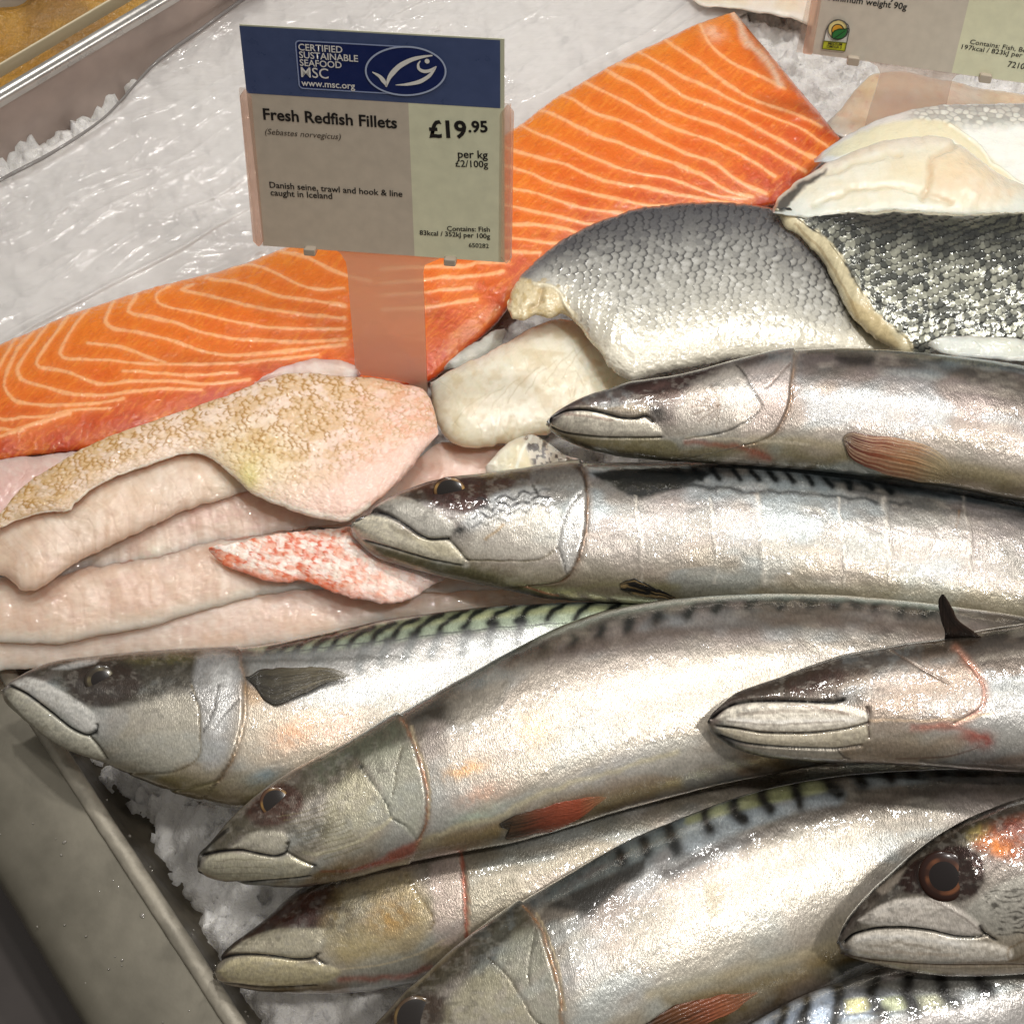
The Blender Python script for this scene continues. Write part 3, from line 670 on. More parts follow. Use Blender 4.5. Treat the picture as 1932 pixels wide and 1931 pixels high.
fillet('redfish_fillet', 'broad pale fillet in the left heap, directly under the orange red skin flap', 'fish fillet', [(-120, 1120), (0, 1090), (100, 1070), (200, 1050), (330, 1020), (450, 1000), (600, 1010), (800, 1050), (950, 1090)], [(-120, 1225), (0, 1214), (99, 1214), (198, 1198), (298, 1178), (397, 1149), (463, 1130), (520, 1119), (620, 1112), (800, 1118), (950, 1112)], .029, .026, (224, 196, 176), PKW, PKD, 119, nu=420, nv=140, group=GR_RED, ang=-15, w=.32, extra=ex)
def ex(s):
    s.line([(165, 1078), (251, 1060), (281, 1056), (331, 1043), (397, 1026), (480, 1013), (680, 985)], 4, (196, 112, 84), .6, wob=4)
    s.blob(290, 1040, 26, 16, (240, 222, 200), .7, -30, .4, raise_=.0012); s.mix((214, 170, 160), .4 * ss(.55, .8, fbm(s.u / 26, s.v / 12, 3, 44)))
fillet('redfish_fillet', 'thin middle fillet of the left heap with a ragged lower edge', 'fish fillet', [(60, 1100), (150, 1040), (250, 980), (350, 930), (450, 900), (560, 930), (640, 955), (700, 968)], [(60, 1108), (116, 1090), (165, 1079), (251, 1062), (281, 1060), (331, 1045), (397, 1028), (480, 1015), (562, 998), (640, 994), (700, 985)], .033, .030, (220, 188, 170), (222, 184, 166), (190, 146, 130), 123, nu=320, nv=110, group=GR_RED, ang=-20, extra=ex, wcap=.007, jag=5)
# orange red flap
def ex(s):
    s.col[:] = lin((240, 220, 206))
    t = math.radians(20); a = s.u * math.cos(t) + s.v * math.sin(t); b = -s.u * math.sin(t) + s.v * math.cos(t)
    wx = 10 * (fbm(s.u / 26, s.v / 26, 2, 91) - .5); rr_, off, cid = scale_field(-(a + wx) / 19, (b - wx) / 10.5, 8, .35)
    den = 1 - .7 * ss(600, 740, s.u); k = ss(.35, .85, rr_) * ss(-.2, .35, off) * ss(.25, .5, fbm(s.u / 16, s.v / 10, 3, 7)); bnd = ss(.40, .58, fbm(a / 30 + 3, b / 9, 3, 71))
    s.mix((222, 120, 70), .55 * den * bnd); s.mix((214, 86, 36), .85 * den * k * (.35 + .65 * bnd)); s.mix((250, 236, 226), .5 * ss(.7, .2, rr_) * (1 - bnd)); s.mix((236, 150, 110), .45 * ss(.5, .75, fbm(s.u / 20, s.v / 16, 3, 9)))
    s.mix((252, 240, 232), .6 * ss(.55, .68, fbm(a / 16, b / 9 + 30, 3, 12)))
    s.mix((226, 96, 36), .6 * ss(.80, .97, s.f) * den); s.mix((240, 214, 204), .5 * ss(700, 800, s.u))
    s.disp += .00015 * off + .0002 * (fbm(a / 12, b / 9, 2, 33) - .5)
fillet('redfish_fillet', 'orange red speckled skin flap under the jaw of the ringed-eye mackerel', 'fish fillet', [(394, 1034), (447, 1023), (496, 1012), (562, 1002), (639, 996), (720, 990), (800, 1010), (880, 1060)], [(394, 1037), (417, 1062), (463, 1082), (506, 1096), (543, 1099), (563, 1096), (612, 1112), (639, 1122), (689, 1132), (731, 1139), (765, 1135), (788, 1122), (818, 1102), (880, 1075)], .037, .034, PK, PKW, PKD, 127, extra=ex, mat='red', group=GR_RED, part='skin', w=.25, wcap=.006, nu=340, nv=140, jag=3, rend=(.02, .05))
# speckled fillet, skin side up, with its thick flesh edge
RS_F = [(-90, 1055), (-30, 1012), (0, 996), (33, 981), (83, 968), (132, 963), (142, 948), (182, 918), (232, 895), (298, 871), (347, 857), (380, 857), (414, 877), (447, 904), (470, 927), (496, 943), (562, 967), (639, 985), (659, 983), (689, 963), (731, 930), (771, 887), (804, 844), (827, 818)]
RS_B = [(-90, 1045), (-30, 990), (0, 968), (33, 930), (66, 900), (109, 874), (159, 844), (232, 814), (298, 791), (364, 768), (430, 745), (480, 725), (529, 708), (579, 703), (639, 709), (705, 713), (755, 722), (800, 736), (817, 765), (827, 814)]
def exf(s):
    s.mix((206, 170, 148), .5 * ss(.6, .95, s.f)); s.blob(50, 1090, 26, 30, (236, 206, 184), .5); s.line([(60, 990), (90, 1050), (75, 1100)], 6, (200, 168, 146), .4)
rr, _ = fillet('redfish_fillet', 'yellow brown speckled redfish fillet, skin side up, in front of the sign stem', 'fish fillet', [(-90, 1050), (0, 985), (83, 955), (140, 940), (182, 905), (232, 884), (298, 860), (350, 845), (400, 850), (450, 890), (480, 915)], [(-90, 1100), (0, 1085), (22, 1094), (43, 1114), (66, 1113), (99, 1093), (149, 1060), (198, 1034), (265, 1004), (331, 971), (397, 948), (440, 935), (480, 922)], .038, .036, (226, 202, 182), (224, 194, 168), (202, 170, 148), 131, extra=exf, nu=320, nv=130, w=.42, wcap=.011, ang=-30, group=GR_RED, jag=3)
def exs(s):
    s.col[:] = lin((240, 216, 198))
    s.mix((236, 200, 184), ss(560, 760, s.u + (s.v - 800) * .6))
    s.mix((226, 206, 128), .55 * np.exp(-((s.u - 480) / 90) ** 2 - ((s.v - 860) / 60) ** 2))
    t = math.radians(-18); a = s.u * math.cos(t) + s.v * math.sin(t); b = -s.u * math.sin(t) + s.v * math.cos(t)
    zone = np.clip(1.15 - .95 * ss(.45, .95, s.f) - .65 * ss(560, 780, s.u + .5 * (s.v - 800)) + .25 * ss(250, 60, s.u), 0, 1)
    wx = 7 * (fbm(s.u / 24, s.v / 24, 2, 91) - .5); rr_, off, cid = scale_field(-(a + wx) / 10.5, (b - wx) / 7, 3, .75)
    k = ss(.45, .9, rr_) * ss(-.1, .4, off) * ss(.36, .58, fbm(s.u / 16, s.v / 10, 3, 5) + .25 * (cid - .5))
    s.mix((176, 142, 82), .6 * ss(420, 40, s.u) * (.5 + .5 * ss(.3, .6, fbm(s.u / 14, s.v / 9, 3, 16))))
    s.mix((206, 164, 92), .55 * zone * ss(.38, .62, fbm(s.u / 30, s.v / 20, 3, 6))); s.mix((172, 124, 44), .9 * zone * k)
    s.mix((250, 236, 222), .5 * ss(.6, 0, rr_) * cid)
    f1 = rr_
    s.mix((218, 134, 90), .34 * ss(.52, .66, fbm(a / 12, b / 7 + 90, 3, 17)) * ss(600, 780, s.u) * (1 - ss(.55, .9, s.f)))
    s.mix((250, 238, 222), .85 * ss(.93, .985, s.f) * (s.u < 700)); s.mix((226, 160, 128), .5 * ss(.94, 1, s.f) * (s.u >= 700))
    s.mix((206, 200, 90), .5 * np.exp(-((s.u - 470) / 20) ** 2 - ((s.v - 900) / 30) ** 2))
    s.disp += .00012 * off + .0006 * (fbm(s.u / 22, s.v / 18, 3, 31) - .5)
fillet('skin', None, None, RS_B, RS_F, .044, .044, PK, PKW, PKD, 133, extra=exs, mat='red', part='skin', root=rr, w=.26, wcap=.010, nu=520, nv=200, jag=1.5, rend=(.02, .03), lump=.0006)
# ------------------------------------------------------------------ sea bass pieces
CRM, CRW, CRD = (228, 222, 204), (226, 216, 190), (202, 192, 166)
GR_BASS = 'sea bass pieces heaped at the right'
fillet('sea_bass_piece', 'greyish translucent scrap beside the salmon, tucked behind the cream bass piece', 'fish piece', [(838, 692), (858, 672), (880, 655), (905, 640), (930, 624), (952, 620)], [(838, 698), (862, 694), (890, 682), (920, 668), (945, 650), (956, 626)], .030, .028, (176, 170, 152), (206, 200, 180), (96, 92, 84), 141, nu=110, nv=50, group=GR_BASS, wcap=.005)
def ex(s):
    s.mix((206, 194, 158), .6 * ss(.75, 1, s.f)); s.mix((200, 180, 138), .4 * ss(.5, .75, fbm(s.u / 24, s.v / 18, 3, 3)))
    for k in range(7): s.line([(855 + k * 34, 800 - k * 14), (880 + k * 34, 770 - k * 16), (915 + k * 34, 745 - k * 17)], 2, (190, 176, 140), .4, wob=4)
fillet('sea_bass_piece', 'thick cream coloured bass chunk with a cut left end, above the topmost mackerel snout', 'fish piece', [(812, 722), (840, 704), (870, 689), (930, 660), (1000, 620), (1040, 604), (1090, 606), (1130, 650), (1215, 722)], [(812, 728), (816, 770), (824, 796), (850, 833), (900, 846), (960, 836), (1040, 816), (1110, 780), (1215, 728)], .038, .034, CRM, CRW, CRD, 143, extra=ex, nu=320, nv=150, w=.45, wcap=.013, ang=-25, group=GR_BASS, jag=3, rend=(.03, .05))
def ex(s):
    k = ss(990, 1003, s.u - .3 * (s.v - 850) + 8 * (fbm(s.u / 9, s.v / 9, 2, 5) - .5))
    s.mix((206, 200, 188), k * .8); s.mix((52, 50, 46), k * .9 * ss(.48, .6, fbm(s.u / 6, s.v / 7, 3, 7))); s.line([(1003, 822), (985, 850), (975, 880)], 4, (240, 234, 214), .8)
fillet('sea_bass_piece', 'small bass offcut with grey skin end, poking out between two mackerel heads', 'fish piece', [(916, 880), (930, 862), (960, 834), (1000, 820), (1036, 838), (1070, 862), (1120, 880)], [(916, 892), (960, 900), (1010, 905), (1060, 905), (1120, 892)], .046, .044, (226, 208, 172), CRW, CRD, 147, extra=ex, nu=140, nv=60, group=GR_BASS, wcap=.006, jag=2)
def scales(s, a, b, cw, ch, seed, edge, dark, lite, dome=.0004, e0=.02, e1=.2):
    f1, f2, cid, cx, cy = worley(a / cw, b / ch, seed, .55, True)
    k = 1 - ss(e0, e1, f2 - f1)
    s.mix(dark, edge * k); s.mix(lite, (1 - k) * .55 * cid)
    off = (a / cw - cx)
    s.disp += dome * (np.clip(1 - f1 * 1.2, 0, 1) + .7 * off)
    s.rgh += .12 * (cid - .5)
    return k, cid
# grey scaled fillet, skin up
def gbass():
    back = [(957, 572), (966, 545), (988, 515), (1030, 475), (1100, 430), (1180, 401), (1270, 384), (1350, 383), (1420, 389), (1480, 400), (1530, 440), (1580, 500), (1615, 550), (1650, 610), (1695, 652)]
    front = [(957, 580), (966, 600), (985, 606), (1010, 598), (1040, 602), (1060, 592), (1085, 606), (1112, 640), (1135, 668), (1150, 692), (1180, 713), (1200, 716), (1300, 692), (1420, 674), (1500, 668), (1600, 664), (1695, 658)]
    root = empty('sea_bass_fillet', at((1300, 560), .01), 'silver grey scaled sea bass fillet, skin side up, touching the salmon', 'fish fillet', GR_BASS)
    s = Skin(back, front, 520, 240, .048, .050, .5, wcap=.017, expo=2.2, far=.5, nf=14, rend=(.03, .06), jag=2.5, jseed=9)
    s.grad([(0, (92, 92, 96)), (.12, (120, 119, 119)), (.3, (172, 171, 165)), (.55, (206, 204, 194)), (.75, (222, 218, 202)), (1, (228, 220, 200))])
    t = math.radians(12); a = s.u * math.cos(t) + s.v * math.sin(t); b = -s.u * math.sin(t) + s.v * math.cos(t)
    line_y = s.v - (640 - .02 * (s.u - 1300)) ; zone = (1 - ss(-30, 25, line_y + 16 * (fbm(s.u / 14, s.v / 14, 2, 3) - .5))) * ss(1010, 1075, s.u + .45 * (520 - s.v) + 10 * (fbm(s.u / 9, s.v / 9, 2, 8) - .5))
    wx = 10 * (fbm(s.u / 40, s.v / 40, 2, 91) - .5)
    rr_, off, cid = scale_field((a + wx) / 15, (b - wx) / 12, 5, .4)
    k = ss(.62, .96, rr_) * ss(-.15, .3, off) * ss(.30, .56, fbm(s.u / 14, s.v / 10, 3, 93)); den = 1 - .62 * ss(.3, .75, s.f)
    s.mix((52, 52, 57), .85 * k * zone * den); s.mix((240, 240, 236), .5 * ss(.7, .2, rr_) * cid * zone * ss(.1, .4, s.f)); s.mix((92, 92, 98), .3 * zone * (cid < .3) * (1 - ss(.2, .5, s.f)))
    s.disp += zone * .00016 * off; s.met[:] = .35 * zone; s.rgh[:] = .26 + .1 * (cid - .5)
    s.mix((236, 230, 212), .8 * (1 - zone) * (s.u > 1080)); s.disp += (1 - zone) * .0006 * (fbm(s.u / 8, s.v / 8, 3, 6) - .5)
    # cut cream end at the left
    e_ = [(950, 560), (975, 525), (1005, 530), (1050, 545), (1066, 570), (1090, 600), (1060, 612), (985, 615), (950, 590)]
    s.poly(e_, (216, 200, 162), .95, soft=5, met=0, wob=4); s.mix((186, 160, 104), .5 * ss(.5, .7, fbm(s.u / 9, s.v / 9, 3, 61)) * (s.u < 1075) * (s.v > 525))
    s.line([(1000, 582), (1015, 570), (1022, 545)], 7, (176, 150, 108), .5, d=-.0014, wob=4); s.line([(1008, 536), (1050, 546), (1068, 575), (1096, 615), (1140, 668)], 5, (232, 224, 198), .8, wob=3, d=.0005)
    s.line([(1470, 402), (1530, 448), (1580, 505), (1650, 615)], 7, (70, 64, 58), .55, wob=5)  # shadow line beside the dark fillet's border, painted onto the skin
    s.disp += .0012 * (fbm(s.u / 60, s.v / 60, 3, 71) - .5)
    s.mesh('skin', root, MAT['bass'])
    return root
gb = gbass()
# dark scaled fillet with cream cut border
def dbass():
    root = empty('sea_bass_fillet', at((1760, 530), .01), 'dark scaled sea bass fillet with a torn cream border, at the right edge', 'fish fillet', GR_BASS)
    back = [(1462, 396), (1500, 398), (1550, 401), (1600, 398), (1680, 392), (1760, 396), (1830, 400), (1932, 396), (2080, 400), (2250, 430)]
    front = [(1462, 400), (1482, 428), (1500, 440), (1530, 470), (1556, 500), (1578, 540), (1600, 590), (1640, 632), (1680, 655), (1710, 668), (1760, 665), (1830, 660), (1932, 655), (2080, 650), (2250, 560)]
    s = Skin(back, front, 460, 240, .060, .056, .45, wcap=.015, expo=2.3, far=.6, nf=14, rend=(.04, .04), jag=4, jseed=4)
    s.col[:] = lin((84, 86, 82)); s.mix((112, 114, 108), .7 * ss(.35, .75, s.f)); s.mix((40, 42, 42), .8 * (1 - ss(.08, .40, s.f + .2 * (fbm(s.u / 40, s.v / 40, 3, 3) - .5))))
    t = math.radians(-22); a = s.u * math.cos(t) + s.v * math.sin(t); b = -s.u * math.sin(t) + s.v * math.cos(t)
    wx = 10 * (fbm(s.u / 40, s.v / 40, 2, 91) - .5)
    rr_, off, cid = scale_field((b + wx) / 13.5, (a - wx) / 10.5, 6, .28)
    k = np.maximum(ss(.66, .98, rr_) * ss(-.3, .2, off), .75 * ss(.1, -.5, off))
    s.mix((24, 25, 25), .92 * k); s.mix((196, 196, 178), .75 * (1 - k) * ss(.15, .75, cid) * ss(.12, .5, s.f + .25 * (fbm(s.u / 30, s.v / 30, 2, 13) - .5)))
    s.met[:] = .4; s.rgh[:] = .20 + .14 * (cid - .5)
    s.disp += .00022 * off + .0020 * (fbm(s.u / 55, s.v / 45, 3, 71) - .5)
    # cream border
    bd = [(1462, 398), (1500, 410), (1560, 452), (1600, 505), (1630, 560), (1665, 600), (1712, 640), (1725, 670), (1660, 668), (1610, 625), (1566, 550), (1540, 500), (1490, 450)]
    kb = inside(s.u, s.v, bd); s.disp[kb] = .0007 * (fbm(s.u[kb] / 20, s.v[kb] / 20, 2, 5) - .3)
    s.poly(bd, (214, 202, 166), .96, soft=4, met=0, wob=7, rgh=.4)
    s.poly([(1600, 565), (1640, 580), (1680, 620), (1700, 655), (1650, 655), (1610, 610)], (206, 186, 140), .8, soft=6, met=0, wob=8)
    s.line([(1500, 424), (1552, 478), (1590, 540), (1620, 600)], 4, (150, 126, 88), .5, wob=4)
    s.line([(1462, 400), (1500, 404), (1580, 404), (1690, 398), (1800, 404), (1932, 400)], 3.5, (206, 200, 176), .7, wob=3)
    s.mesh('skin', root, MAT['bass'])
dbass()
fillet('sea_bass_piece', 'narrow white strip of bass at the right edge, just above the topmost mackerel back', 'fish piece', [(1752, 648), (1775, 636), (1800, 634), (1870, 637), (1932, 640), (2040, 650), (2100, 662)], [(1752, 653), (1775, 664), (1800, 671), (1870, 676), (1932, 682), (2040, 682), (2100, 668)], .078, .076, (236, 228, 208), (236, 226, 200), (206, 192, 164), 151, nu=160, nv=60, group=GR_BASS, wcap=.005, jag=2)
# flesh side up piece folded over, and white belly flap behind it
def exw(s):
    s.met[:] = 0
    t = math.radians(8); a = s.u * math.cos(t) + s.v * math.sin(t); b = -s.u * math.sin(t) + s.v * math.cos(t)
    f1, f2, cid, cx, cy = worley(a / 15, b / 8, 5, .6, True)
    z = (1 - ss(226, 250, s.v + 12 * (fbm(s.u / 12, s.v / 12, 2, 4) - .5))) * ss(1690, 1740, s.u)
    s.mix((120, 120, 116), .7 * z); s.mix((236, 234, 224), .8 * z * ss(.05, .25, f2 - f1) * cid)
    s.poly([(1540, 300), (1620, 250), (1700, 228), (1790, 232), (1830, 262), (1880, 310), (1932, 350), (1932, 372), (1880, 345), (1830, 300), (1790, 262), (1700, 268), (1600, 292)], (226, 216, 184), .9, soft=5, wob=4)
    s.line([(1790, 236), (1835, 268), (1880, 315), (1940, 358)], 4, (238, 232, 212), .8, d=.0008, wob=3)
    s.disp += .0003 * z * (1 - f1)
fillet('sea_bass_fillet', 'white bellied sea bass fillet folded behind, below the stem of the second sign', 'fish fillet', [(1536, 300), (1570, 274), (1604, 252), (1640, 234), (1690, 214), (1740, 203), (1790, 198), (1860, 197), (1932, 196), (2080, 205), (2200, 230)], [(1536, 306), (1600, 310), (1680, 330), (1760, 360), (1850, 385), (1932, 395), (2080, 400), (2200, 380)], .040, .046, (236, 236, 232), (238, 236, 230), (220, 218, 208), 157, extra=exw, nu=320, nv=160, w=.4, wcap=.012, group=GR_BASS, jag=2, rend=(.04, .04), part='skin', lump=.0008)
def exg(s):
    s.mix((230, 214, 176), .5 * np.exp(-((s.u - 1740) / 110) ** 2 - ((s.v - 330) / 40) ** 2))
    s.mix((238, 230, 206), .6 * ss(.7, .95, s.f))
    s.line([(1535, 388), (1600, 360), (1680, 352), (1740, 362), (1790, 385)], 9, (206, 194, 160), .4, d=-.0010, wob=5, brk=.4)
    s.line([(1560, 330), (1640, 300), (1700, 290)], 8, (206, 190, 150), .3, d=-.0008, wob=5)
    s.line([(1740, 372), (1755, 340), (1760, 300), (1800, 275)], 9, (206, 180, 140), .35, d=-.0012, wob=5, brk=.3)
    s.poly([(1745, 300), (1800, 280), (1880, 330), (1932, 352), (1900, 385), (1800, 392), (1755, 370)], (230, 200, 164), .5, soft=16, raise_=.0016, noise=.3)
    s.poly([(1460, 396), (1474, 374), (1500, 352), (1536, 330), (1560, 318), (1545, 335), (1510, 360), (1490, 385), (1475, 400)], (52, 50, 48), .92, soft=4, wob=4)
    s.disp += .0016 * np.exp(-((s.u - 1840) / 70) ** 2 - ((s.v - 350) / 34) ** 2)
fillet('sea_bass_piece', 'wet cream bass flesh lying open, between the dark scaled fillet and the white bellied one', 'fish piece', [(1458, 394), (1470, 372), (1500, 346), (1545, 316), (1600, 290), (1660, 268), (1720, 258), (1780, 258), (1830, 285), (1880, 330), (1932, 350), (2080, 370), (2160, 390)], [(1458, 402), (1520, 412), (1600, 410), (1680, 402), (1760, 405), (1830, 410), (1932, 406), (2080, 410), (2160, 405)], .056, .060, (230, 226, 212), (230, 218, 194), (206, 198, 176), 161, extra=exg, nu=380, nv=150, w=.42, wcap=.011, ang=-8, group=GR_BASS, jag=2, rend=(.03, .04))
# ------------------------------------------------------------------ mackerel
FISH_GROUP = 'whole mackerel piled on the ice'
def mackerel(label, back, front, zb, zf, w, stops, paint, nu=520, nv=150, base_met=.488, lump=.00016, seed=1, mott=.5):
    c = at(np.mean([back[len(back) // 2], front[len(front) // 2]], 0), float(np.mean(zf)) - .012)
    root = empty('mackerel', c, label, 'mackerel', FISH_GROUP)
    b = Skin(back, front, nu, nv, zb, zf, w, wcap=.03, far=.75, nf=22)
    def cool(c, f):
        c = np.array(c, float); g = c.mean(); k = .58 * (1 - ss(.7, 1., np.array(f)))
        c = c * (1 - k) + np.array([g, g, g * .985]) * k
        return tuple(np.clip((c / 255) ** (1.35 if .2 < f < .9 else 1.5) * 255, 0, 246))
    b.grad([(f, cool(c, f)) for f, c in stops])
    b.met[:] = base_met; b.rgh[:] = .33
    b.noisecol((120, 104, 88), .30 * mott, 9, 4, seed, .45, .75)
    b.noisecol((236, 226, 208), .35 * mott, 7, 3, seed + 5, .45, .8)
    b.noisecol((225, 200, 178), .18 * mott, 14, 7, seed + 8, .5, .75)
    b.noisecol((226, 204, 204), .28 * mott, 30, 14, seed + 21, .45, .7); b.noisecol((186, 206, 214), .6 * mott, 26, 12, seed + 25, .48, .7)
    b.disp += lump * (fbm(b.a / 9, b.b / 7, 3, seed) - .5) * 2 + lump * .3 * (fbm(b.a / 2.4, b.b / 2.6, 2, seed + 3) - .5) * 2
    b.rgh += .10 * (fbm(b.a / 6, b.b / 6, 3, seed + 4) - .5)
    paint(b)
    tip = b.u.min(); hd = ss(tip + 480, tip + 250, b.u)
    b.mix((48, 42, 36), .34 * hd * ss(.56, .72, fbm(b.u / 16, b.v / 11, 4, seed + 40)) * ss(.75, .35, b.f)); b.mix((236, 230, 216), .12 * hd * ss(.58, .72, fbm(b.u / 12, b.v / 9, 4, seed + 44)))
    b.mesh('body', root, MAT['fish'])
    return root, b
BLK = (20, 20, 22)
def gill(b, pts, c=(150, 112, 84), w=3.2, d=-.0006, flap=.0013):
    P = spline(pts, 60); best = np.full(b.u.shape, 1e9); sg = np.ones(b.u.shape)
    for (x0, y0), (x1, y1) in zip(P[:-1], P[1:]):
        dx, dy = x1 - x0, y1 - y0; t = np.clip(((b.u - x0) * dx + (b.v - y0) * dy) / (dx * dx + dy * dy + 1e-9), 0, 1)
        dd = np.hypot(b.u - x0 - t * dx, b.v - y0 - t * dy); m = dd < best
        best = np.where(m, dd, best); sg = np.where(m, np.sign(dx * (b.v - y0) - dy * (b.u - x0)), sg)
    sd = best * sg; near = ss(260, 200, best)
    b.disp += flap * ss(-1, 3.5, sd) * np.exp(-sd.clip(0) / 55) * (best < 250)
    k = ss(16, 0, -sd) * (sd < 0); b.mix((120, 96, 78), .35 * k)  # darker strip just behind the flap, shade painted on
    b.line(pts, w * 3.2, (150, 128, 108), .35, brk=.6)  # wide soft shade painted along the gill edge
    b.line(pts, w, c, .8, d=d, wob=2.5, brk=.55)
def crease(b, pts, w=2.4, c=(52, 46, 40), d=-.00028, a=.8):
    b.line(pts, w * 3, c, a * .22, brk=.5, wob=3)  # wide soft shade painted along the crease
    b.line(pts, w, c, a, d=d, wob=1.6, brk=.5)
def stripes(b, lst, w=9, c=(30, 36, 38), a=.85, wob=4):
    c = tuple(x * .6 for x in c)
    for l in lst: b.line(l, w * 1.12, c, 1.0, wob=wob, met=.15); b.line(l, w * .6, c, .9, wob=wob, met=.15)

# ---- topmost, beside the bass fillet
def p_top(b):
    b.poly([(1035, 798), (1086, 752), (1145, 732), (1221, 712), (1278, 704), (1376, 680), (1440, 664), (1455, 680), (1400, 705), (1330, 735), (1260, 755), (1150, 765), (1080, 780)], (84, 62, 52), .75, soft=12, noise=.4)
    b.poly([(1165, 733), (1221, 714), (1290, 700), (1372, 684), (1352, 708), (1300, 728), (1235, 742), (1185, 742)], (44, 18, 14), .92, soft=6, wob=4)
    b.blob(1240, 728, 40, 7, (120, 90, 84), .5, -12, .5)
    b.poly(q('21', (880, 70), (1080, 75), (1060, 140), (950, 160), (860, 120)), (28, 24, 22), .85, soft=9, wob=5)
    b.line([(1530, 664), (1657, 662), (1800, 676), (1932, 696)], 8, (40, 40, 38), .7, wob=4)
    b.poly(q('21', (60, 250), (290, 160), (420, 390), (280, 510), (20, 540), (-60, 400)), (216, 208, 196), .6, soft=14, noise=.35)
    b.poly(q('21', (330, 170), (600, 150), (580, 400), (520, 540), (300, 560), (420, 390)), (196, 180, 172), .6, soft=10, noise=.3)
    for k in range(9):
        a = math.radians(100 + k * 19); b.line([(1360, 765), (1360 + 55 * math.cos(a), 765 + 42 * math.sin(a))], 2.2, (120, 98, 78), .5, wob=3)
    crease(b, q('21', (290, 150), (350, 220), (390, 300), (430, 390), (380, 450), (280, 510), (150, 550), (0, 572)))
    gill(b, q('21', (620, 110), (605, 250), (590, 380), (550, 470), (515, 535), (430, 580), (330, 605)), (168, 138, 112))
    crease(b, q('21', (470, 280), (560, 190), (600, 150)), 2, (120, 100, 90))
    # jaws
    b.poly(q('11', (1530, 395), (1640, 380), (1770, 385), (1745, 440), (1640, 452), (1530, 430), (1340, 402), (1400, 380)), (150, 138, 120), .85, soft=4, raise_=.0007, rgh=.4)
    b.poly(q('11', (1215, 490), (1280, 440), (1380, 415), (1500, 428), (1640, 458), (1760, 460), (1842, 520), (1842, 556), (1600, 556), (1400, 546), (1250, 530)), (228, 220, 202), .92, soft=4, raise_=.0008)
    b.line(q('11', (1300, 440), (1430, 445), (1560, 470)), 4, (140, 100, 88), .5, wob=3)
    b.line(q('11', (1205, 500), (1300, 540), (1500, 562), (1700, 566), (1840, 562)), 3.5, (40, 36, 26), .9, d=-.0005)
    b.poly(q('11', (1240, 545), (1500, 572), (1900, 580), (1931, 690), (1600, 660), (1350, 600)), (150, 140, 96), .7, soft=5)
    b.line(q('11', (1230, 540), (1400, 610), (1600, 650), (1931, 690)), 6, (52, 46, 30), .75, wob=2)
    b.line(q('11', (1200, 485), (1230, 440), (1300, 405), (1400, 402), (1500, 418), (1600, 446), (1690, 452), (1750, 438), (1790, 470)), 3.2, BLK, .98, d=-.0012)
    b.line(q('11', (1198, 470), (1200, 510), (1240, 550)), 4, BLK, .8)
    b.blob(*q('11', (1815, 415))[0], 17, 20, (24, 22, 22), .95, 0, .45, ns=9)
    b.blob(*q('11', (1860, 440))[0], 20, 18, (60, 54, 48), .7, 0, .6, ns=7)
    b.line(q('21', (0, 590), (200, 600), (380, 640), (480, 690)), 7, (176, 92, 66), .6, wob=4)
    b.blob(*q('21', (420, 660))[0], 22, 11, (170, 70, 48), .7, 10, .4)
    b.line(q('21', (380, 580), (700, 590), (1100, 660), (1931, 800)), 14, (196, 180, 140), .5)
    b.line(q('21', (0, 560), (300, 570), (700, 600)), 4, (226, 214, 190), .6, wob=3)
r1, b1 = mackerel('topmost mackerel lying along the lower edge of the grey sea bass fillet',
    [(1035, 797), (1039, 785), (1059, 770), (1086, 755), (1115, 743), (1145, 735), (1181, 722), (1221, 715), (1278, 707), (1376, 682), (1458, 664), (1525, 659), (1591, 657), (1657, 659), (1789, 670), (1932, 689), (2120, 730), (2400, 850), (2500, 905)],
    [(1035, 799), (1037, 812), (1052, 824), (1079, 837), (1119, 851), (1168, 861), (1218, 867), (1293, 872), (1425, 880), (1591, 894), (1789, 920), (1932, 947), (2120, 975), (2400, 960), (2500, 940)],
    [.070, .078, .078, .075, .06], [.060, .062, .062, .06, .05], [.8, .8, .78, .75, .6],
    [(0, (64, 60, 58)), (.05, (88, 80, 74)), (.16, (138, 122, 110)), (.36, (172, 150, 136)), (.55, (186, 164, 148)), (.72, (208, 194, 172)), (.88, (178, 166, 128)), (1, (120, 112, 84))], p_top, seed=11)
def pf(s):
    s.grad([(0, (44, 28, 24)), (.10, (96, 46, 32)), (.30, (150, 78, 52)), (.6, (190, 136, 92)), (.8, (206, 184, 140)), (1, (190, 170, 136))], s.s)
    st = ss(.3, .7, vn(s.s * 0 + 2, s.f * 26 + s.s * 3, 4)); s.mix((60, 40, 34), .5 * st * (1 - s.s)); s.mix((226, 206, 170), .35 * (1 - st)); s.met = 1 - .95 * ss(.35, 1, s.s + .5 * (vn(s.s * 0 + 5, s.f * 30, 9) - .5))
fin('pectoral_fin', r1, b1, q('21', (900, 560), (960, 535), (1060, 548), (1200, 575), (1360, 610), (1480, 680), (1540, 800)), q('21', (905, 600), (935, 680), (1000, 725), (1100, 765), (1250, 800), (1400, 815), (1545, 815)), .0008, .0018, pf)

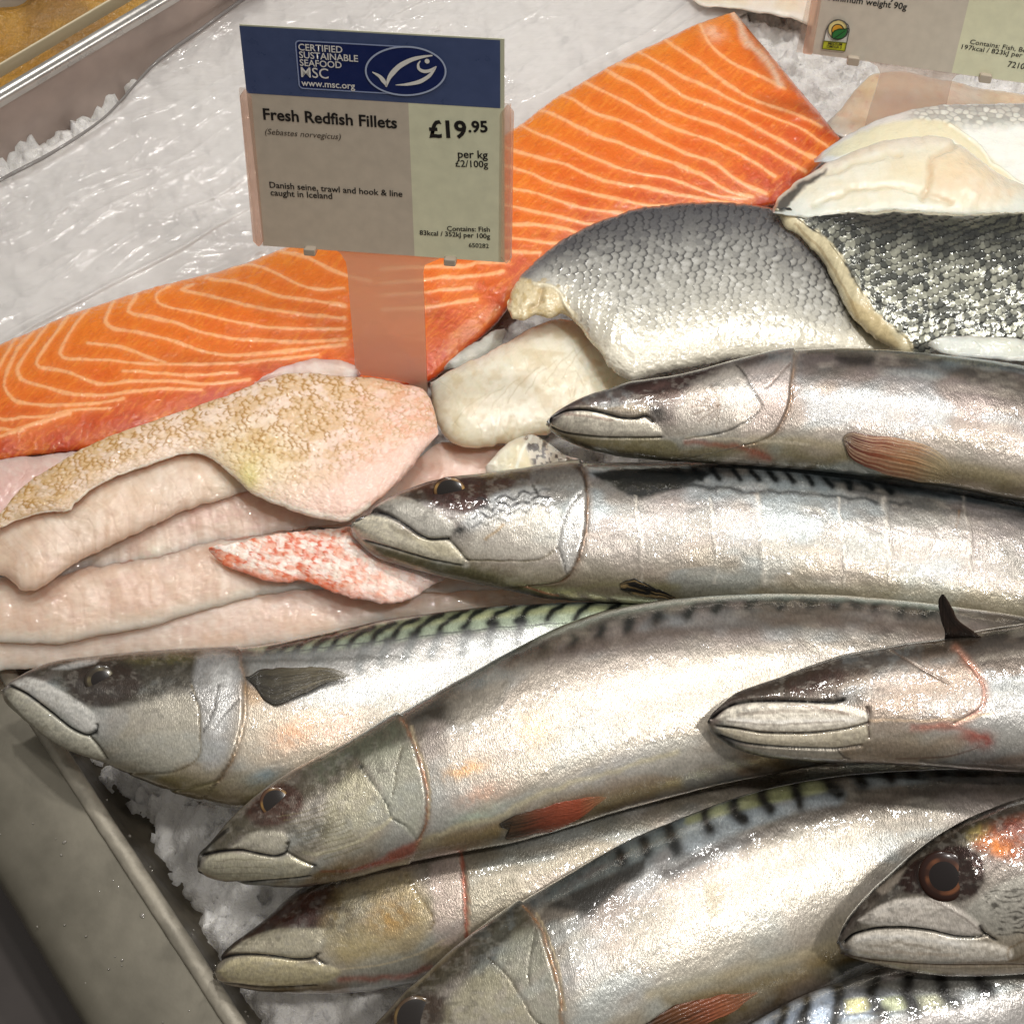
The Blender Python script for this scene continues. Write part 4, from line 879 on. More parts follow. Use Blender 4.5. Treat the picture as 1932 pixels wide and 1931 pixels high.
# ---- second, banded flank with ringed eye
def p_band(b):
    b.poly([(698, 965), (758, 927), (854, 898), (970, 882), (1036, 874), (1095, 872), (1110, 900), (1060, 912), (985, 920), (930, 935), (905, 960), (870, 966), (820, 950), (775, 945), (730, 965)], (66, 48, 36), .9, soft=7, noise=.25)
    b.blob(*q('11', (860, 790))[0], 26, 9, (150, 136, 78), .75, -6, .5)
    b.blob(*q('11', (1000, 780))[0], 22, 8, (110, 96, 60), .6, -6, .6)
    b.poly(q('11', (460, 850), (560, 800), (760, 775), (960, 790), (1010, 830), (860, 880), (850, 960), (710, 985), (560, 950)), (58, 26, 20), .8, soft=6, wob=4)
    b.poly(q('11', (1100, 770), (1330, 740), (1400, 840), (1300, 930), (1190, 880)), (128, 124, 118), .8, soft=10, noise=.35, met=.6)
    b.poly(q('11', (740, 1000), (860, 960), (940, 880), (1120, 860), (1150, 950), (1000, 1040), (760, 1100), (700, 1050)), (186, 186, 184), .85, soft=10, met=.6)
    for k in range(16):
        x = 760 + (k % 4) * 105 + (k * 37 % 40); y = 925 + (k // 4) * 42 - (k % 4) * 18
        b.line(q('11', (x, y + 20), (x + 50, y - 6), (x + 95, y + 8)), 3.6, (30, 32, 36), .9, wob=6, brk=.4, met=.1)
    b.poly(q('11', (860, 1040), (1130, 960), (1260, 1000), (1250, 1200), (1140, 1260), (780, 1250), (760, 1150)), (222, 216, 202), .6, soft=14, noise=.3, met=.55)
    b.line(q('11', (940, 1060), (890, 1110), (840, 1150)), 4, (176, 140, 84), .6, wob=4)
    b.poly(q('11', (1280, 1050), (1330, 930), (1400, 880), (1410, 1050), (1380, 1230), (1300, 1330), (1250, 1180)), (228, 226, 222), .7, soft=6, met=.65, rgh=.22)
    crease(b, q('11', (1420, 860), (1335, 940), (1285, 1040), (1262, 1150), (1240, 1200)), 2.6)
    crease(b, q('11', (1232, 1205), (1150, 1258), (950, 1268), (740, 1262)), 2.2, (110, 98, 70))
    crease(b, q('11', (1245, 1190), (1280, 1250), (1300, 1330)), 2)
    b.line(q('11', (1110, 840), (1140, 900)), 4, (36, 32, 30), .8)
    gill(b, q('11', (1390, 740), (1415, 850), (1417, 1000), (1398, 1150), (1362, 1270), (1310, 1350), (1230, 1392), (1080, 1402)), (134, 98, 66), 3.4)
    b.line(q('11', (1320, 715), (1390, 770), (1412, 850)), 6, (40, 24, 18), .8)
    # jaws
    b.poly(q('11', (210, 950), (300, 905), (400, 905), (500, 960), (600, 1010), (655, 1050), (648, 1105), (610, 1138), (520, 1135), (420, 1080), (310, 1005)), (176, 172, 162), .92, soft=4, raise_=.0007, met=.3, noise=.15)
    b.poly(q('11', (80, 1055), (170, 1008), (290, 1030), (400, 1098), (500, 1150), (622, 1148), (680, 1205), (730, 1240), (690, 1285), (500, 1245), (300, 1180), (130, 1120)), (216, 208, 186), .92, soft=4, raise_=.0008, met=.1)
    b.poly(q('11', (300, 1060), (420, 1105), (470, 1150), (400, 1140), (320, 1100)), (120, 108, 84), .6, soft=4, wob=4)
    b.poly(q('11', (400, 1120), (600, 1160), (720, 1245), (560, 1230)), (208, 198, 168), .6, soft=5)
    b.poly(q('11', (110, 1150), (300, 1210), (550, 1280), (720, 1300), (1000, 1400), (1000, 1450), (600, 1360), (250, 1260)), (118, 112, 82), .8, soft=5)
    b.line(q('11', (150, 1150), (320, 1200), (520, 1258), (700, 1292)), 3, (36, 34, 24), .85, d=-.0005)
    b.line(q('11', (80, 1110), (150, 1190), (260, 1250), (420, 1310)), 5, (40, 38, 28), .7)
    b.line(q('11', (85, 1050), (180, 985), (250, 990), (320, 1022), (390, 1068), (450, 1112), (520, 1142), (625, 1138)), 3.4, BLK, .98, d=-.0013)
    b.line(q('11', (625, 1140), (680, 1200), (735, 1265)), 3, (46, 42, 30), .85, d=-.0007)
    b.blob(*q('11', (690, 1090))[0], 17, 13, (20, 22, 24), .97, -20, .35, ns=8)
    b.blob(*q('11', (725, 1290))[0], 6, 5, (236, 232, 222), .8)
    # body: dark shoulder patch, marks, dark lateral line, pale cross bands
    b.poly([(1112, 891), (1180, 883), (1278, 884), (1345, 890), (1300, 914), (1236, 934), (1196, 940), (1160, 918), (1135, 906)], (18, 20, 20), .97, soft=5, wob=4, met=.2)
    b.line([(1095, 876), (1200, 874), (1300, 872), (1400, 872), (1500, 884), (1650, 914), (1790, 936), (1932, 962)], 8, (58, 70, 74), .8, wob=3)
    b.line([(1130, 882), (1250, 878), (1300, 880)], 5, (150, 160, 160), .7, wob=3)
    stripes(b, [q('21', (x, y), (x + 26, y + 34), (x + 48, y + 62)) for x, y in ((-60, 738), (40, 738), (150, 732), (265, 738), (370, 742), (470, 748), (575, 758), (680, 765), (790, 775), (900, 785), (1010, 798), (1130, 815))], 9)
    b.line(q('21', (-20, 840), (200, 850), (330, 880), (620, 875), (900, 900), (1270, 940)), 6, (40, 42, 44), .8, wob=5)
    b.line(q('21', (1100, 820), (1250, 850), (1550, 890), (1931, 920)), 8, (34, 38, 40), .75, wob=4)
    b.line(q('21', (1270, 940), (1550, 985), (1931, 1020)), 9, (70, 70, 68), .5, wob=6)
    b.poly(q('21', (0, 700), (900, 790), (1500, 870), (1931, 940), (1931, 900), (1000, 760)), (140, 152, 156), .5, soft=6)
    for x0, w_, a_ in ((-265, 4, .7), (155, 3.5, .7), (430, 6, .95), (890, 3.5, .8), (1150, 6, .85), (1610, 4, .6)):
        b.line(q('21', (x0 - 20, 900), (x0 - 10, 1000), (x0 + 10, 1150), (x0 + 15, 1260), (x0 + 20, 1400)), w_, (240, 232, 218), a_ * .6, d=.00018, wob=5, brk=.75)
    b.line(q('21', (175, 840), (180, 1000)), 2, (60, 56, 60), .5)
    b.blob(*q('21', (1565, 975))[0], 17, 7, (70, 56, 44), .6, 20, .4); b.line(q('21', (1560, 980), (1545, 1040), (1530, 1080)), 2.5, (120, 84, 50), .7, wob=4)
    for x0, x1, y0, y1, c in ((160, 420, 900, 1180, (196, 190, 190)), (900, 1150, 1100, 1270, (196, 206, 200)), (460, 880, 1180, 1350, (196, 178, 154)), (900, 1160, 1260, 1400, (176, 158, 140)), (20, 150, 1180, 1350, (176, 158, 132)), (1200, 1600, 1000, 1300, (214, 210, 200))):
        b.poly(q('21', (x0, y0), (x1, y0), (x1, y1), (x0, y1)), c, .22, soft=12, smooth=False)
    b.poly(q('21', (-400, 1400), (300, 1430), (1300, 1400), (1931, 1500), (1931, 1700), (-400, 1600)), (170, 162, 134), .5, soft=16)
    b.line(q('11', (1050, 1420), (1300, 1440), (1500, 1400), (1931, 1420)), 9, (150, 144, 104), .6, wob=3)
    b.line(q('11', (1040, 1405), (1180, 1450), (1250, 1465)), 3, (190, 110, 84), .6)
r2, b2 = mackerel('silver mackerel with a golden ringed eye and pale cross bands, second from the bass fillet',
    [(661, 994), (672, 978), (698, 963), (721, 945), (758, 927), (804, 910), (854, 899), (904, 893), (970, 884), (1036, 876), (1090, 871), (1130, 872), (1278, 869), (1400, 858), (1500, 864), (1625, 882), (1790, 905), (1932, 930), (2120, 1000), (2400, 1080), (2500, 1115)],
    [(661, 996), (665, 1010), (682, 1029), (712, 1053), (771, 1072), (837, 1089), (904, 1102), (970, 1117), (1036, 1130), (1135, 1136), (1278, 1142), (1400, 1150), (1600, 1170), (1790, 1190), (1932, 1205), (2120, 1215), (2400, 1175), (2500, 1150)],
    [.050, .053, .053, .05, .04], [.040, .040, .040, .04, .03], [.75, .75, .72, .7, .6],
    [(0, (70, 80, 82)), (.05, (110, 118, 118)), (.18, (146, 144, 142)), (.4, (180, 174, 166)), (.62, (190, 180, 166)), (.8, (190, 176, 150)), (.93, (168, 160, 126)), (1, (116, 110, 84))], p_band, seed=21, base_met=.48, lump=.0002)
eye(r2, b2, q('11', (632, 866))[0], 31, iris=(176, 138, 82), ring=(.78, .92), pupil=(30, 24, 21), outer=(50, 26, 20), sq=.85, flat=.18, sink=.3)
def pf(s):
    s.col[:] = lin((22, 20, 18)); s.mix((150, 126, 84), .7 * ss(.55, .8, vn(s.s * 3, s.f * 7, 3)))
fin('pectoral_fin', r2, b2, q('11', (1605, 1395), (1680, 1368), (1760, 1395), (1880, 1455), (1931, 1480)), q('11', (1610, 1430), (1690, 1470), (1760, 1485), (1880, 1490), (1935, 1486)), .0006, .0012, pf)

# ---- lowest left head, hanging over the steel rim
def p_left(b):
    b.poly([(40, 1275), (100, 1250), (150, 1240), (250, 1230), (370, 1226), (395, 1250), (370, 1290), (310, 1312), (250, 1328), (190, 1338), (140, 1325), (100, 1285)], (62, 56, 44), .85, soft=8, noise=.3)
    b.blob(330, 1243, 40, 12, (110, 104, 62), .7, -3, .6); b.blob(265, 1246, 30, 9, (120, 112, 66), .5, -3, .6)
    b.poly([(120, 1275), (170, 1250), (240, 1255), (270, 1290), (240, 1320), (180, 1335), (140, 1315)], (52, 36, 28), .75, soft=8)
    b.poly(q('02', (600, 320), (720, 160), (900, 80), (1100, 60), (1140, 260), (1130, 390), (950, 490), (680, 460)), (206, 200, 182), .6, soft=14, noise=.3)
    b.poly([(372, 1240), (400, 1232), (440, 1240), (462, 1275), (462, 1320), (445, 1390), (420, 1440), (385, 1445), (378, 1350), (365, 1300)], (206, 206, 206), .65, soft=9, noise=.3, met=.6, rgh=.22)
    b.poly([(400, 1262), (430, 1258), (446, 1290), (440, 1330), (420, 1380), (402, 1390), (398, 1320)], (252, 252, 250), .6, soft=10, noise=.6, ns=9)
    crease(b, q('02', (1090, 0), (1115, 60), (1135, 150), (1142, 280), (1140, 380), (1085, 455), (960, 500), (780, 505), (600, 482)), 2.4, (120, 106, 76))
    b.line(q('02', (1095, 45), (1115, 80)), 4, BLK, .8)
    crease(b, q('02', (1245, 0), (1225, 140), (1160, 270)), 2.2); crease(b, q('02', (1360, 85), (1280, 170), (1225, 240)), 2)
    gill(b, [(456, 1255), (462, 1290)] + q('02', (1392, 60), (1390, 200), (1352, 350), (1305, 465), (1240, 545)), (150, 118, 80), 3.2)
    b.line(q('02', (1240, 545), (1000, 600), (780, 560), (620, 490)), 3, (150, 140, 100), .8, d=-.0004)
    b.line(q('02', (640, 500), (850, 590), (1100, 650), (1300, 690)), 3, (120, 108, 74), .6, d=-.0004)
    b.poly([(455, 1300), (560, 1340), (680, 1340), (640, 1440), (520, 1460), (440, 1420)], (222, 204, 180), .5, soft=20, noise=.3)
    b.blob(555, 1385, 46, 26, (240, 182, 140), .7, -25, .6, ns=10); b.blob(640, 1370, 40, 20, (238, 190, 176), .6, -25, .6, ns=10); b.blob(500, 1462, 34, 14, (150, 176, 186), .7, -20, .3)
    b.poly([(456, 1290), (490, 1300), (500, 1320), (470, 1330)], (160, 126, 84), .6, soft=8)
    # jaws
    b.poly(q('02', (60, -10), (160, -45), (250, -20), (400, 60), (500, 130), (550, 190), (535, 255), (495, 272), (410, 210), (300, 125), (190, 55)), (206, 204, 198), .95, soft=4, raise_=.0008, met=.1)
    b.poly(q('02', (15, 30), (80, 15), (200, 95), (320, 180), (400, 250), (500, 292), (560, 350), (612, 420), (470, 405), (260, 300), (100, 170)), (206, 202, 184), .95, soft=4, raise_=.0008, met=.05)
    b.blob(*q('02', (60, 25))[0], 10, 12, (74, 66, 46), .6)
    b.poly(q('02', (540, 130), (700, 140), (740, 200), (640, 320), (560, 300)), (190, 188, 182), .7, soft=6, met=.5, noise=.4)
    b.line(q('02', (55, 0), (150, 48), (230, 108), (310, 170), (400, 242), (490, 284), (540, 265), (552, 225)), 3.2, BLK, .97, d=-.0013)
    b.line(q('02', (510, 290), (560, 345), (610, 420)), 3, (70, 64, 48), .85, d=-.0007)
    b.blob(*q('02', (545, 270))[0], 6, 5, (14, 14, 14), .95)
    b.line(q('02', (30, 70), (150, 200), (330, 340), (600, 440)), 5, (96, 86, 58), .6)
    b.poly([(100, 1262), (140, 1248), (185, 1242), (180, 1250), (130, 1262)], (226, 226, 224), .7, soft=4)
    # back: greenish band, slanted stripes, dots
    b.poly([(470, 1226), (560, 1207), (640, 1190), (800, 1162), (1000, 1142), (1220, 1140), (1240, 1165), (1060, 1182), (880, 1192), (700, 1218), (560, 1232)], (182, 198, 172), .85, soft=6, noise=.15, met=.4)
    b.poly([(480, 1222), (640, 1192), (900, 1150), (1220, 1138), (1225, 1150), (1000, 1160), (800, 1180), (600, 1212)], (196, 196, 130), .5, soft=6, noise=.3)
    st = []
    for x, y in ((500, 1222), (528, 1218), (560, 1213), (596, 1207), (632, 1200), (668, 1194), (706, 1187), (748, 1179), (792, 1172), (840, 1164), (885, 1158), (935, 1152), (985, 1148), (1040, 1145), (1096, 1143), (1150, 1141)):
        st.append([(x + 40, y - 14), (x + 16, y - 2), (x + 2, y + 8), (x - 8, y + 24)])
    stripes(b, st, 9.5, (30, 40, 38), .85, 6)
    b.line([(470, 1240), (640, 1218), (760, 1205), (900, 1188), (1070, 1174)], 2, (50, 54, 50), .8, wob=2)
    stripes(b, [[(x + 3, y - 6), (x - 4, y + 12), (x - 10, y + 32)] for x, y in ((686, 1228), (728, 1216), (776, 1208), (826, 1204), (880, 1200), (930, 1186), (984, 1178))], 12, (34, 40, 42), .8, 4)
    b.poly([(460, 1240), (640, 1222), (900, 1192), (1060, 1180), (900, 1270), (640, 1330), (500, 1300)], (206, 208, 206), .5, soft=14, met=.6)
    b.line([(460, 1250), (560, 1245), (760, 1240)], 8, (70, 68, 60), .5, wob=6)
r3, b3 = mackerel('mackerel whose pale jaw pokes out over the steel rim at far left',
    [(3, 1302), (20, 1285), (60, 1262), (100, 1248), (150, 1240), (250, 1230), (350, 1223), (450, 1222), (500, 1217), (560, 1205), (640, 1188), (720, 1170), (800, 1158), (900, 1146), (1000, 1139), (1100, 1135), (1220, 1137), (1400, 1150), (1600, 1180), (1700, 1195)],
    [(3, 1306), (10, 1325), (40, 1352), (80, 1385), (130, 1415), (200, 1440), (260, 1468), (330, 1495), (400, 1517), (450, 1526), (520, 1525), (600, 1508), (700, 1470), (800, 1425), (900, 1375), (1050, 1310), (1200, 1262), (1400, 1230), (1600, 1220), (1700, 1215)],
    [.036, .040, .042, .036, .022], [.030, .032, .030, .028, .02], [.72, .72, .7, .65, .6],
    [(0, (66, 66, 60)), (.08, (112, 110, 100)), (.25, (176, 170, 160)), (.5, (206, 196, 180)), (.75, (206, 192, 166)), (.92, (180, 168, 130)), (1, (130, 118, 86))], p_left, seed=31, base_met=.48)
eye(r3, b3, (189, 1281), 29, iris=(112, 102, 76), ring=(.58, .80), pupil=(30, 24, 21), outer=(50, 42, 34), sq=.9, flat=.18, sink=.4)
def pf(s):
    s.grad([(0, (40, 38, 32)), (.4, (78, 72, 58)), (.8, (112, 104, 84)), (1, (140, 130, 104))], s.s)
    st = ss(.35, .65, vn(s.s * 2, s.f * 22 + s.s * 2, 4)); s.mix((34, 30, 26), .55 * st); s.met = 1 - .75 * ss(.55, 1.05, s.s + .3 * (vn(s.s * 0, s.f * 26, 9) - .5))
fin('pectoral_fin', r3, b3, [(462, 1276), (490, 1266), (530, 1260), (580, 1257), (625, 1262), (660, 1272)], [(478, 1292), (498, 1318), (525, 1328), (560, 1312), (610, 1292), (660, 1274)], .0006, .0024, pf)

# ---- large central mackerel with an orange fin
def p_mid(b):
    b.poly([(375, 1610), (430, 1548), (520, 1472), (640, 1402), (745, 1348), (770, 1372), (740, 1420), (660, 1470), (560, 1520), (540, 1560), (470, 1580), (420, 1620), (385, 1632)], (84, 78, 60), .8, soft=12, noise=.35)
    b.poly(q('12', (-200, 480), (0, 330), (250, 190), (380, 230), (430, 380), (300, 420), (100, 420), (-100, 560)), (112, 116, 98), .7, soft=14, noise=.5)
    b.poly(q('02', (1390, 730), (1450, 640), (1540, 570), (1640, 560), (1720, 620), (1720, 720), (1620, 790), (1470, 800)), (74, 38, 28), .8, soft=7, noise=.2)
    b.poly(q('12', (-50, 600), (120, 480), (290, 680), (300, 760), (100, 880), (-100, 900)), (192, 186, 156), .65, soft=14, noise=.35)
    b.poly(q('12', (130, 420), (400, 330), (470, 520), (495, 680), (450, 860), (320, 760), (250, 600)), (196, 196, 176), .65, soft=8, noise=.3)
    b.blob(*q('12', (125, 465))[0], 5, 5, BLK, .9)
    crease(b, q('12', (125, 465), (165, 520), (230, 605), (290, 700), (300, 755), (380, 795), (430, 850), (455, 890)), 2.4, (74, 78, 66))
    crease(b, q('12', (365, 350), (335, 470), (312, 620)), 1.8, (120, 114, 96))
    b.line(q('12', (300, 755), (180, 850), (-50, 950), (-200, 960)), 5, (216, 208, 176), .6, wob=3)
    for k in range(12):
        y = 690 + k * 22; b.line(q('12', (-330 + k * 22, y + 60), (-180 + k * 20, y + 20), (-40 + k * 16, y - 20)), 2, (120, 110, 76), .45, wob=4)
    gill(b, q('12', (360, 190), (400, 260), (430, 330), (480, 480), (506, 620), (500, 770), (462, 870)), (166, 112, 78), 4)
    b.line(q('12', (415, 230), (440, 330), (500, 480), (520, 620), (512, 760)), 3, (214, 196, 160), .7)
    b.poly(q('12', (470, 870), (440, 940), (300, 1000), (80, 1060), (200, 1000), (380, 905)), (178, 84, 58), .75, soft=6, wob=3)
    b.line(q('12', (-100, 1060), (80, 1050), (300, 985), (420, 940)), 4, (150, 70, 50), .4)
    # jaws
    b.poly(q('02', (1350, 900), (1420, 845), (1520, 830), (1610, 838), (1642, 870), (1625, 935), (1565, 966), (1450, 948), (1370, 932), (1300, 938)), (190, 184, 166), .92, soft=4, raise_=.0008)
    b.poly(q('02', (1140, 1050), (1190, 980), (1290, 955), (1400, 955), (1560, 986), (1660, 976), (1782, 1030), (1710, 1092), (1520, 1112), (1260, 1104)), (206, 200, 176), .95, soft=4, raise_=.0010)
    for yy in (1000, 1040, 1075): b.line(q('02', (1220, yy), (1400, yy - 12), (1600, yy + 4)), 1.8, (150, 142, 116), .45, wob=3)
    b.line(q('02', (1130, 1060), (1180, 1105), (1300, 1130), (1550, 1112), (1770, 1090)), 3, (36, 32, 22), .9, d=-.0006)
    b.line(q('02', (1150, 1110), (1350, 1160), (1700, 1160), (1931, 1120)), 5, (120, 112, 78), .6)
    b.line(q('02', (1155, 965), (1250, 945), (1370, 938), (1450, 955), (1560, 974), (1625, 955), (1640, 900)), 3.2, BLK, .95, d=-.0013)
    b.line(q('02', (1128, 1030), (1150, 965), (1200, 900), (1300, 820)), 5, (30, 26, 20), .85)
    b.line(q('02', (1640, 950), (1700, 990), (1790, 1030)), 2.6, (50, 46, 34), .85, d=-.0007)
    b.blob(*q('02', (1795, 1028))[0], 5, 5, BLK, .9)
    b.poly(q('02', (1620, 800), (1740, 760), (1900, 760), (1850, 900), (1720, 990), (1640, 940)), (84, 78, 58), .6, soft=10, noise=.5, ns=8)
    # body
    b.poly(q('12', (412, 195), (520, 130), (700, 40), (850, 0), (980, -30), (930, 90), (780, 195), (690, 240), (580, 205), (500, 190)), (46, 40, 31), .95, soft=9, wob=6, met=.08)
    b.line([(700, 1380), (770, 1340), (860, 1290), (940, 1250), (1010, 1215)], 10, (92, 94, 88), .8, wob=3)
    stripes(b, [[(x + 4, y - 6), (x - 2, y + 6)] for x, y in q('11', (1000, 1840), (1160, 1790), (1330, 1735), (1490, 1675), (1650, 1635), (1810, 1595))], 15, (52, 56, 54), .85, 5)
    stripes(b, [[(x + 6, y - 6), (x - 5, y + 5)] for x, y in q('21', (20, 1560), (190, 1530), (370, 1512), (560, 1505), (720, 1498), (860, 1498), (990, 1502), (1100, 1512), (1240, 1532), (1390, 1552))], 14, (56, 60, 56), .8, 5)
    b.line([(1010, 1205), (1150, 1160), (1300, 1132), (1450, 1124), (1600, 1128), (1800, 1146)], 8, (150, 160, 148), .7, wob=3)
    b.line([(960, 1260), (1080, 1225), (1300, 1186), (1525, 1170), (1660, 1178), (1780, 1192), (1932, 1205)], 20, (78, 64, 54), .7, wob=8, met=.15)
    b.poly([(860, 1320), (960, 1260), (1100, 1250), (1400, 1230), (1500, 1240), (1400, 1400), (1200, 1470), (950, 1500), (830, 1480)], (222, 212, 196), .45, soft=26, met=.6, noise=.3)  # bright lit middle of the flank, put into the colour
    b.blob(*q('12', (720, 480))[0], 40, 15, (240, 184, 120), .8, -18, .7, ns=7); b.blob(*q('12', (1120, 250))[0], 30, 30, (238, 200, 160), .7, -30, .7, ns=7)
    b.blob(*q('12', (820, 620))[0], 50, 20, (240, 196, 170), .7, -20, .5, ns=9); b.blob(*q('12', (800, 740))[0], 50, 14, (206, 226, 206), .7, -20, .4); b.blob(*q('12', (1500, 500))[0], 80, 22, (206, 210, 216), .5, -20, .4)
    b.line(q('12', (500, 880), (700, 800), (930, 750), (1000, 690), (1200, 600), (1931, 380)), 7, (226, 214, 176), .6, wob=4)
    b.line(q('12', (480, 900), (900, 830), (1931, 560)), 16, (176, 156, 110), .5, wob=3)
r4, b4 = mackerel('large central mackerel with a reddish orange side fin, lying across the pile',
    [(372, 1633), (375, 1610), (400, 1585), (430, 1548), (470, 1510), (520, 1472), (580, 1436), (650, 1400), (720, 1362), (770, 1335), (830, 1300), (900, 1262), (980, 1218), (1060, 1180), (1150, 1150), (1250, 1132), (1350, 1123), (1450, 1119), (1550, 1121), (1650, 1127), (1750, 1137), (1850, 1150), (1932, 1163), (2120, 1200), (2400, 1260), (2480, 1275)],
    [(372, 1637), (380, 1650), (400, 1659), (450, 1667), (530, 1674), (600, 1669), (680, 1651), (740, 1634), (850, 1611), (950, 1593), (1050, 1568), (1150, 1536), (1270, 1503), (1350, 1482), (1450, 1462), (1557, 1442), (1700, 1425), (1932, 1395), (2120, 1370), (2400, 1320), (2480, 1310)],
    [.052, .062, .064, .062, .05], [.045, .050, .052, .05, .04], [.72, .75, .72, .68, .6],
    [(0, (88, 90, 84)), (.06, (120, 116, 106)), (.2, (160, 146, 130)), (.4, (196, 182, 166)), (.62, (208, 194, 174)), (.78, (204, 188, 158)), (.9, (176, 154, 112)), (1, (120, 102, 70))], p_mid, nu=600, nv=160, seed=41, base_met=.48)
eye(r4, b4, q('02', (1570, 668))[0], 28, iris=(150, 118, 64), ring=(.80, .93), pupil=(30, 24, 21), outer=(66, 38, 30), sq=1.05, flat=.14, sink=.3, tilt=20)
def pf(s):
    s.grad([(0, (50, 44, 34)), (.25, (84, 60, 42)), (.45, (132, 68, 48)), (.75, (168, 84, 58)), (1, (190, 140, 100))], s.s)
    st = ss(.3, .7, vn(s.s * 3, s.f * 16 + s.s, 4)); s.mix((40, 34, 28), .75 * st * (1 - ss(.3, .6, s.s))); s.met = 1 - .8 * ss(.7, 1.05, s.s + .3 * (vn(s.s * 0, s.f * 22, 9) - .5))
fin('pectoral_fin', r4, b4, q('12', (915, 790), (1000, 735), (1120, 710), (1300, 665), (1420, 635), (1525, 635)), q('12', (925, 810), (1000, 835), (950, 885), (1150, 845), (1350, 770), (1530, 640)), .0006, .0014, pf)

# ---- head at the right with black dorsal fin and long pale jaw
def p_right(b):
    b.poly([(1338, 1350), (1386, 1309), (1470, 1278), (1591, 1236), (1700, 1214), (1800, 1200), (1850, 1212), (1780, 1240), (1650, 1268), (1560, 1300), (1460, 1318), (1380, 1330)], (70, 56, 44), .8, soft=12, noise=.35)
    b.poly([(1480, 1290), (1560, 1262), (1600, 1272), (1560, 1300), (1500, 1310)], (60, 36, 28), .7, soft=10, noise=.4)
    b.poly([(1600, 1330), (1680, 1262), (1790, 1240), (1850, 1275), (1855, 1330), (1800, 1368), (1650, 1372)], (176, 156, 140), .6, soft=18, noise=.35)
    b.blob(1570, 1318, 34, 14, (36, 30, 28), .9, -6, .6, ns=8); b.blob(1640, 1310, 40, 18, (104, 92, 82), .6, -10, .6)
    b.line([(1800, 1222), (1838, 1262), (1858, 1300), (1850, 1336), (1812, 1362), (1740, 1374)], 10, (196, 134, 108), .5, wob=4)
    b.line([(1806, 1230), (1842, 1268), (1858, 1305), (1846, 1340), (1800, 1364)], 2.4, (150, 90, 70), .5, d=-.0004, wob=2)
    crease(b, [(1680, 1225), (1740, 1262), (1790, 1288)], 2.5, (110, 92, 80))
    b.line([(1720, 1372), (1800, 1372), (1860, 1392)], 8, (176, 92, 72), .5, wob=4)
    b.blob(1862, 1398, 14, 16, (160, 52, 40), .7, 0, .4)
    # long lower jaw: two stacked pale plates with dark seams
    b.poly(q('22', (180, 190), (250, 130), (400, 100), (620, 98), (840, 108), (960, 130), (1045, 160), (1045, 205), (900, 245), (700, 266), (420, 256), (240, 228)), (238, 230, 214), .96, soft=4, raise_=.0010, met=.08)
    b.line(q('22', (260, 200), (450, 208), (700, 205), (960, 192)), 6, (255, 250, 242), .8, wob=2, brk=.4); b.line(q('22', (300, 165), (520, 148), (760, 150), (900, 165)), 5, (136, 116, 102), .55, wob=3, brk=.4); b.line(q('22', (330, 300), (600, 315), (900, 295)), 5, (224, 214, 196), .6, wob=2, brk=.4)  # pale streaks are painted highlights, the brown one a seam
    b.line(q('22', (600, 110), (760, 130), (930, 165)), 4, (150, 126, 112), .6, wob=2)
    b.poly(q('22', (180, 240), (300, 250), (500, 275), (750, 275), (1040, 225), (1045, 310), (870, 352), (600, 352), (380, 335), (240, 295)), (196, 186, 164), .95, soft=4, raise_=.0007, met=.1)
    b.line(q('22', (175, 232), (300, 246), (450, 270), (700, 272), (900, 250), (1040, 215)), 3, (36, 30, 24), .9, d=-.0009)
    b.line(q('22', (200, 290), (320, 328), (480, 350), (700, 362), (870, 364), (1000, 345)), 3.4, BLK, .92, d=-.0009)
    b.line(q('22', (240, 205), (500, 225), (900, 205)), 3, (120, 104, 92), .5, wob=2)
    b.poly(q('22', (300, 345), (500, 362), (880, 372), (900, 415), (700, 425), (450, 405)), (190, 184, 170), .7, soft=4)
    b.poly(q('22', (890, 372), (1050, 330), (1500, 300), (1600, 340), (1500, 420), (1000, 430)), (190, 172, 150), .6, soft=8, noise=.3)
    b.line(q('22', (870, 370), (900, 405), (940, 420)), 2.4, (60, 48, 40), .8)
    b.line(q('22', (1040, 130), (1050, 180), (1042, 230), (1050, 300)), 3.6, (70, 50, 42), .85, d=-.0008, wob=2)
    b.line(q('22', (150, 190), (200, 140), (280, 100), (400, 84), (600, 84), (830, 95), (900, 80)), 3.6, BLK, .97, d=-.0013)
    b.line(q('22', (128, 200), (135, 240), (180, 280), (260, 330)), 6, (24, 20, 18), .9)
    b.line(q('22', (128, 200), (180, 130), (270, 55), (400, -10)), 6, (30, 26, 24), .8)
    b.line(q('22', (1060, 195), (1300, 205), (1600, 190), (1750, 160)), 4, (214, 186, 156), .7, wob=3)
    b.line(q('22', (1200, 420), (1500, 405), (1680, 350)), 2.4, (110, 80, 66), .6)
    b.blob(*q('22', (1640, 300))[0], 26, 14, (170, 66, 52), .65, 10, .5)
    b.line(q('22', (1350, 440), (1600, 462), (1931, 478)), 6, (50, 38, 30), .7, wob=3)
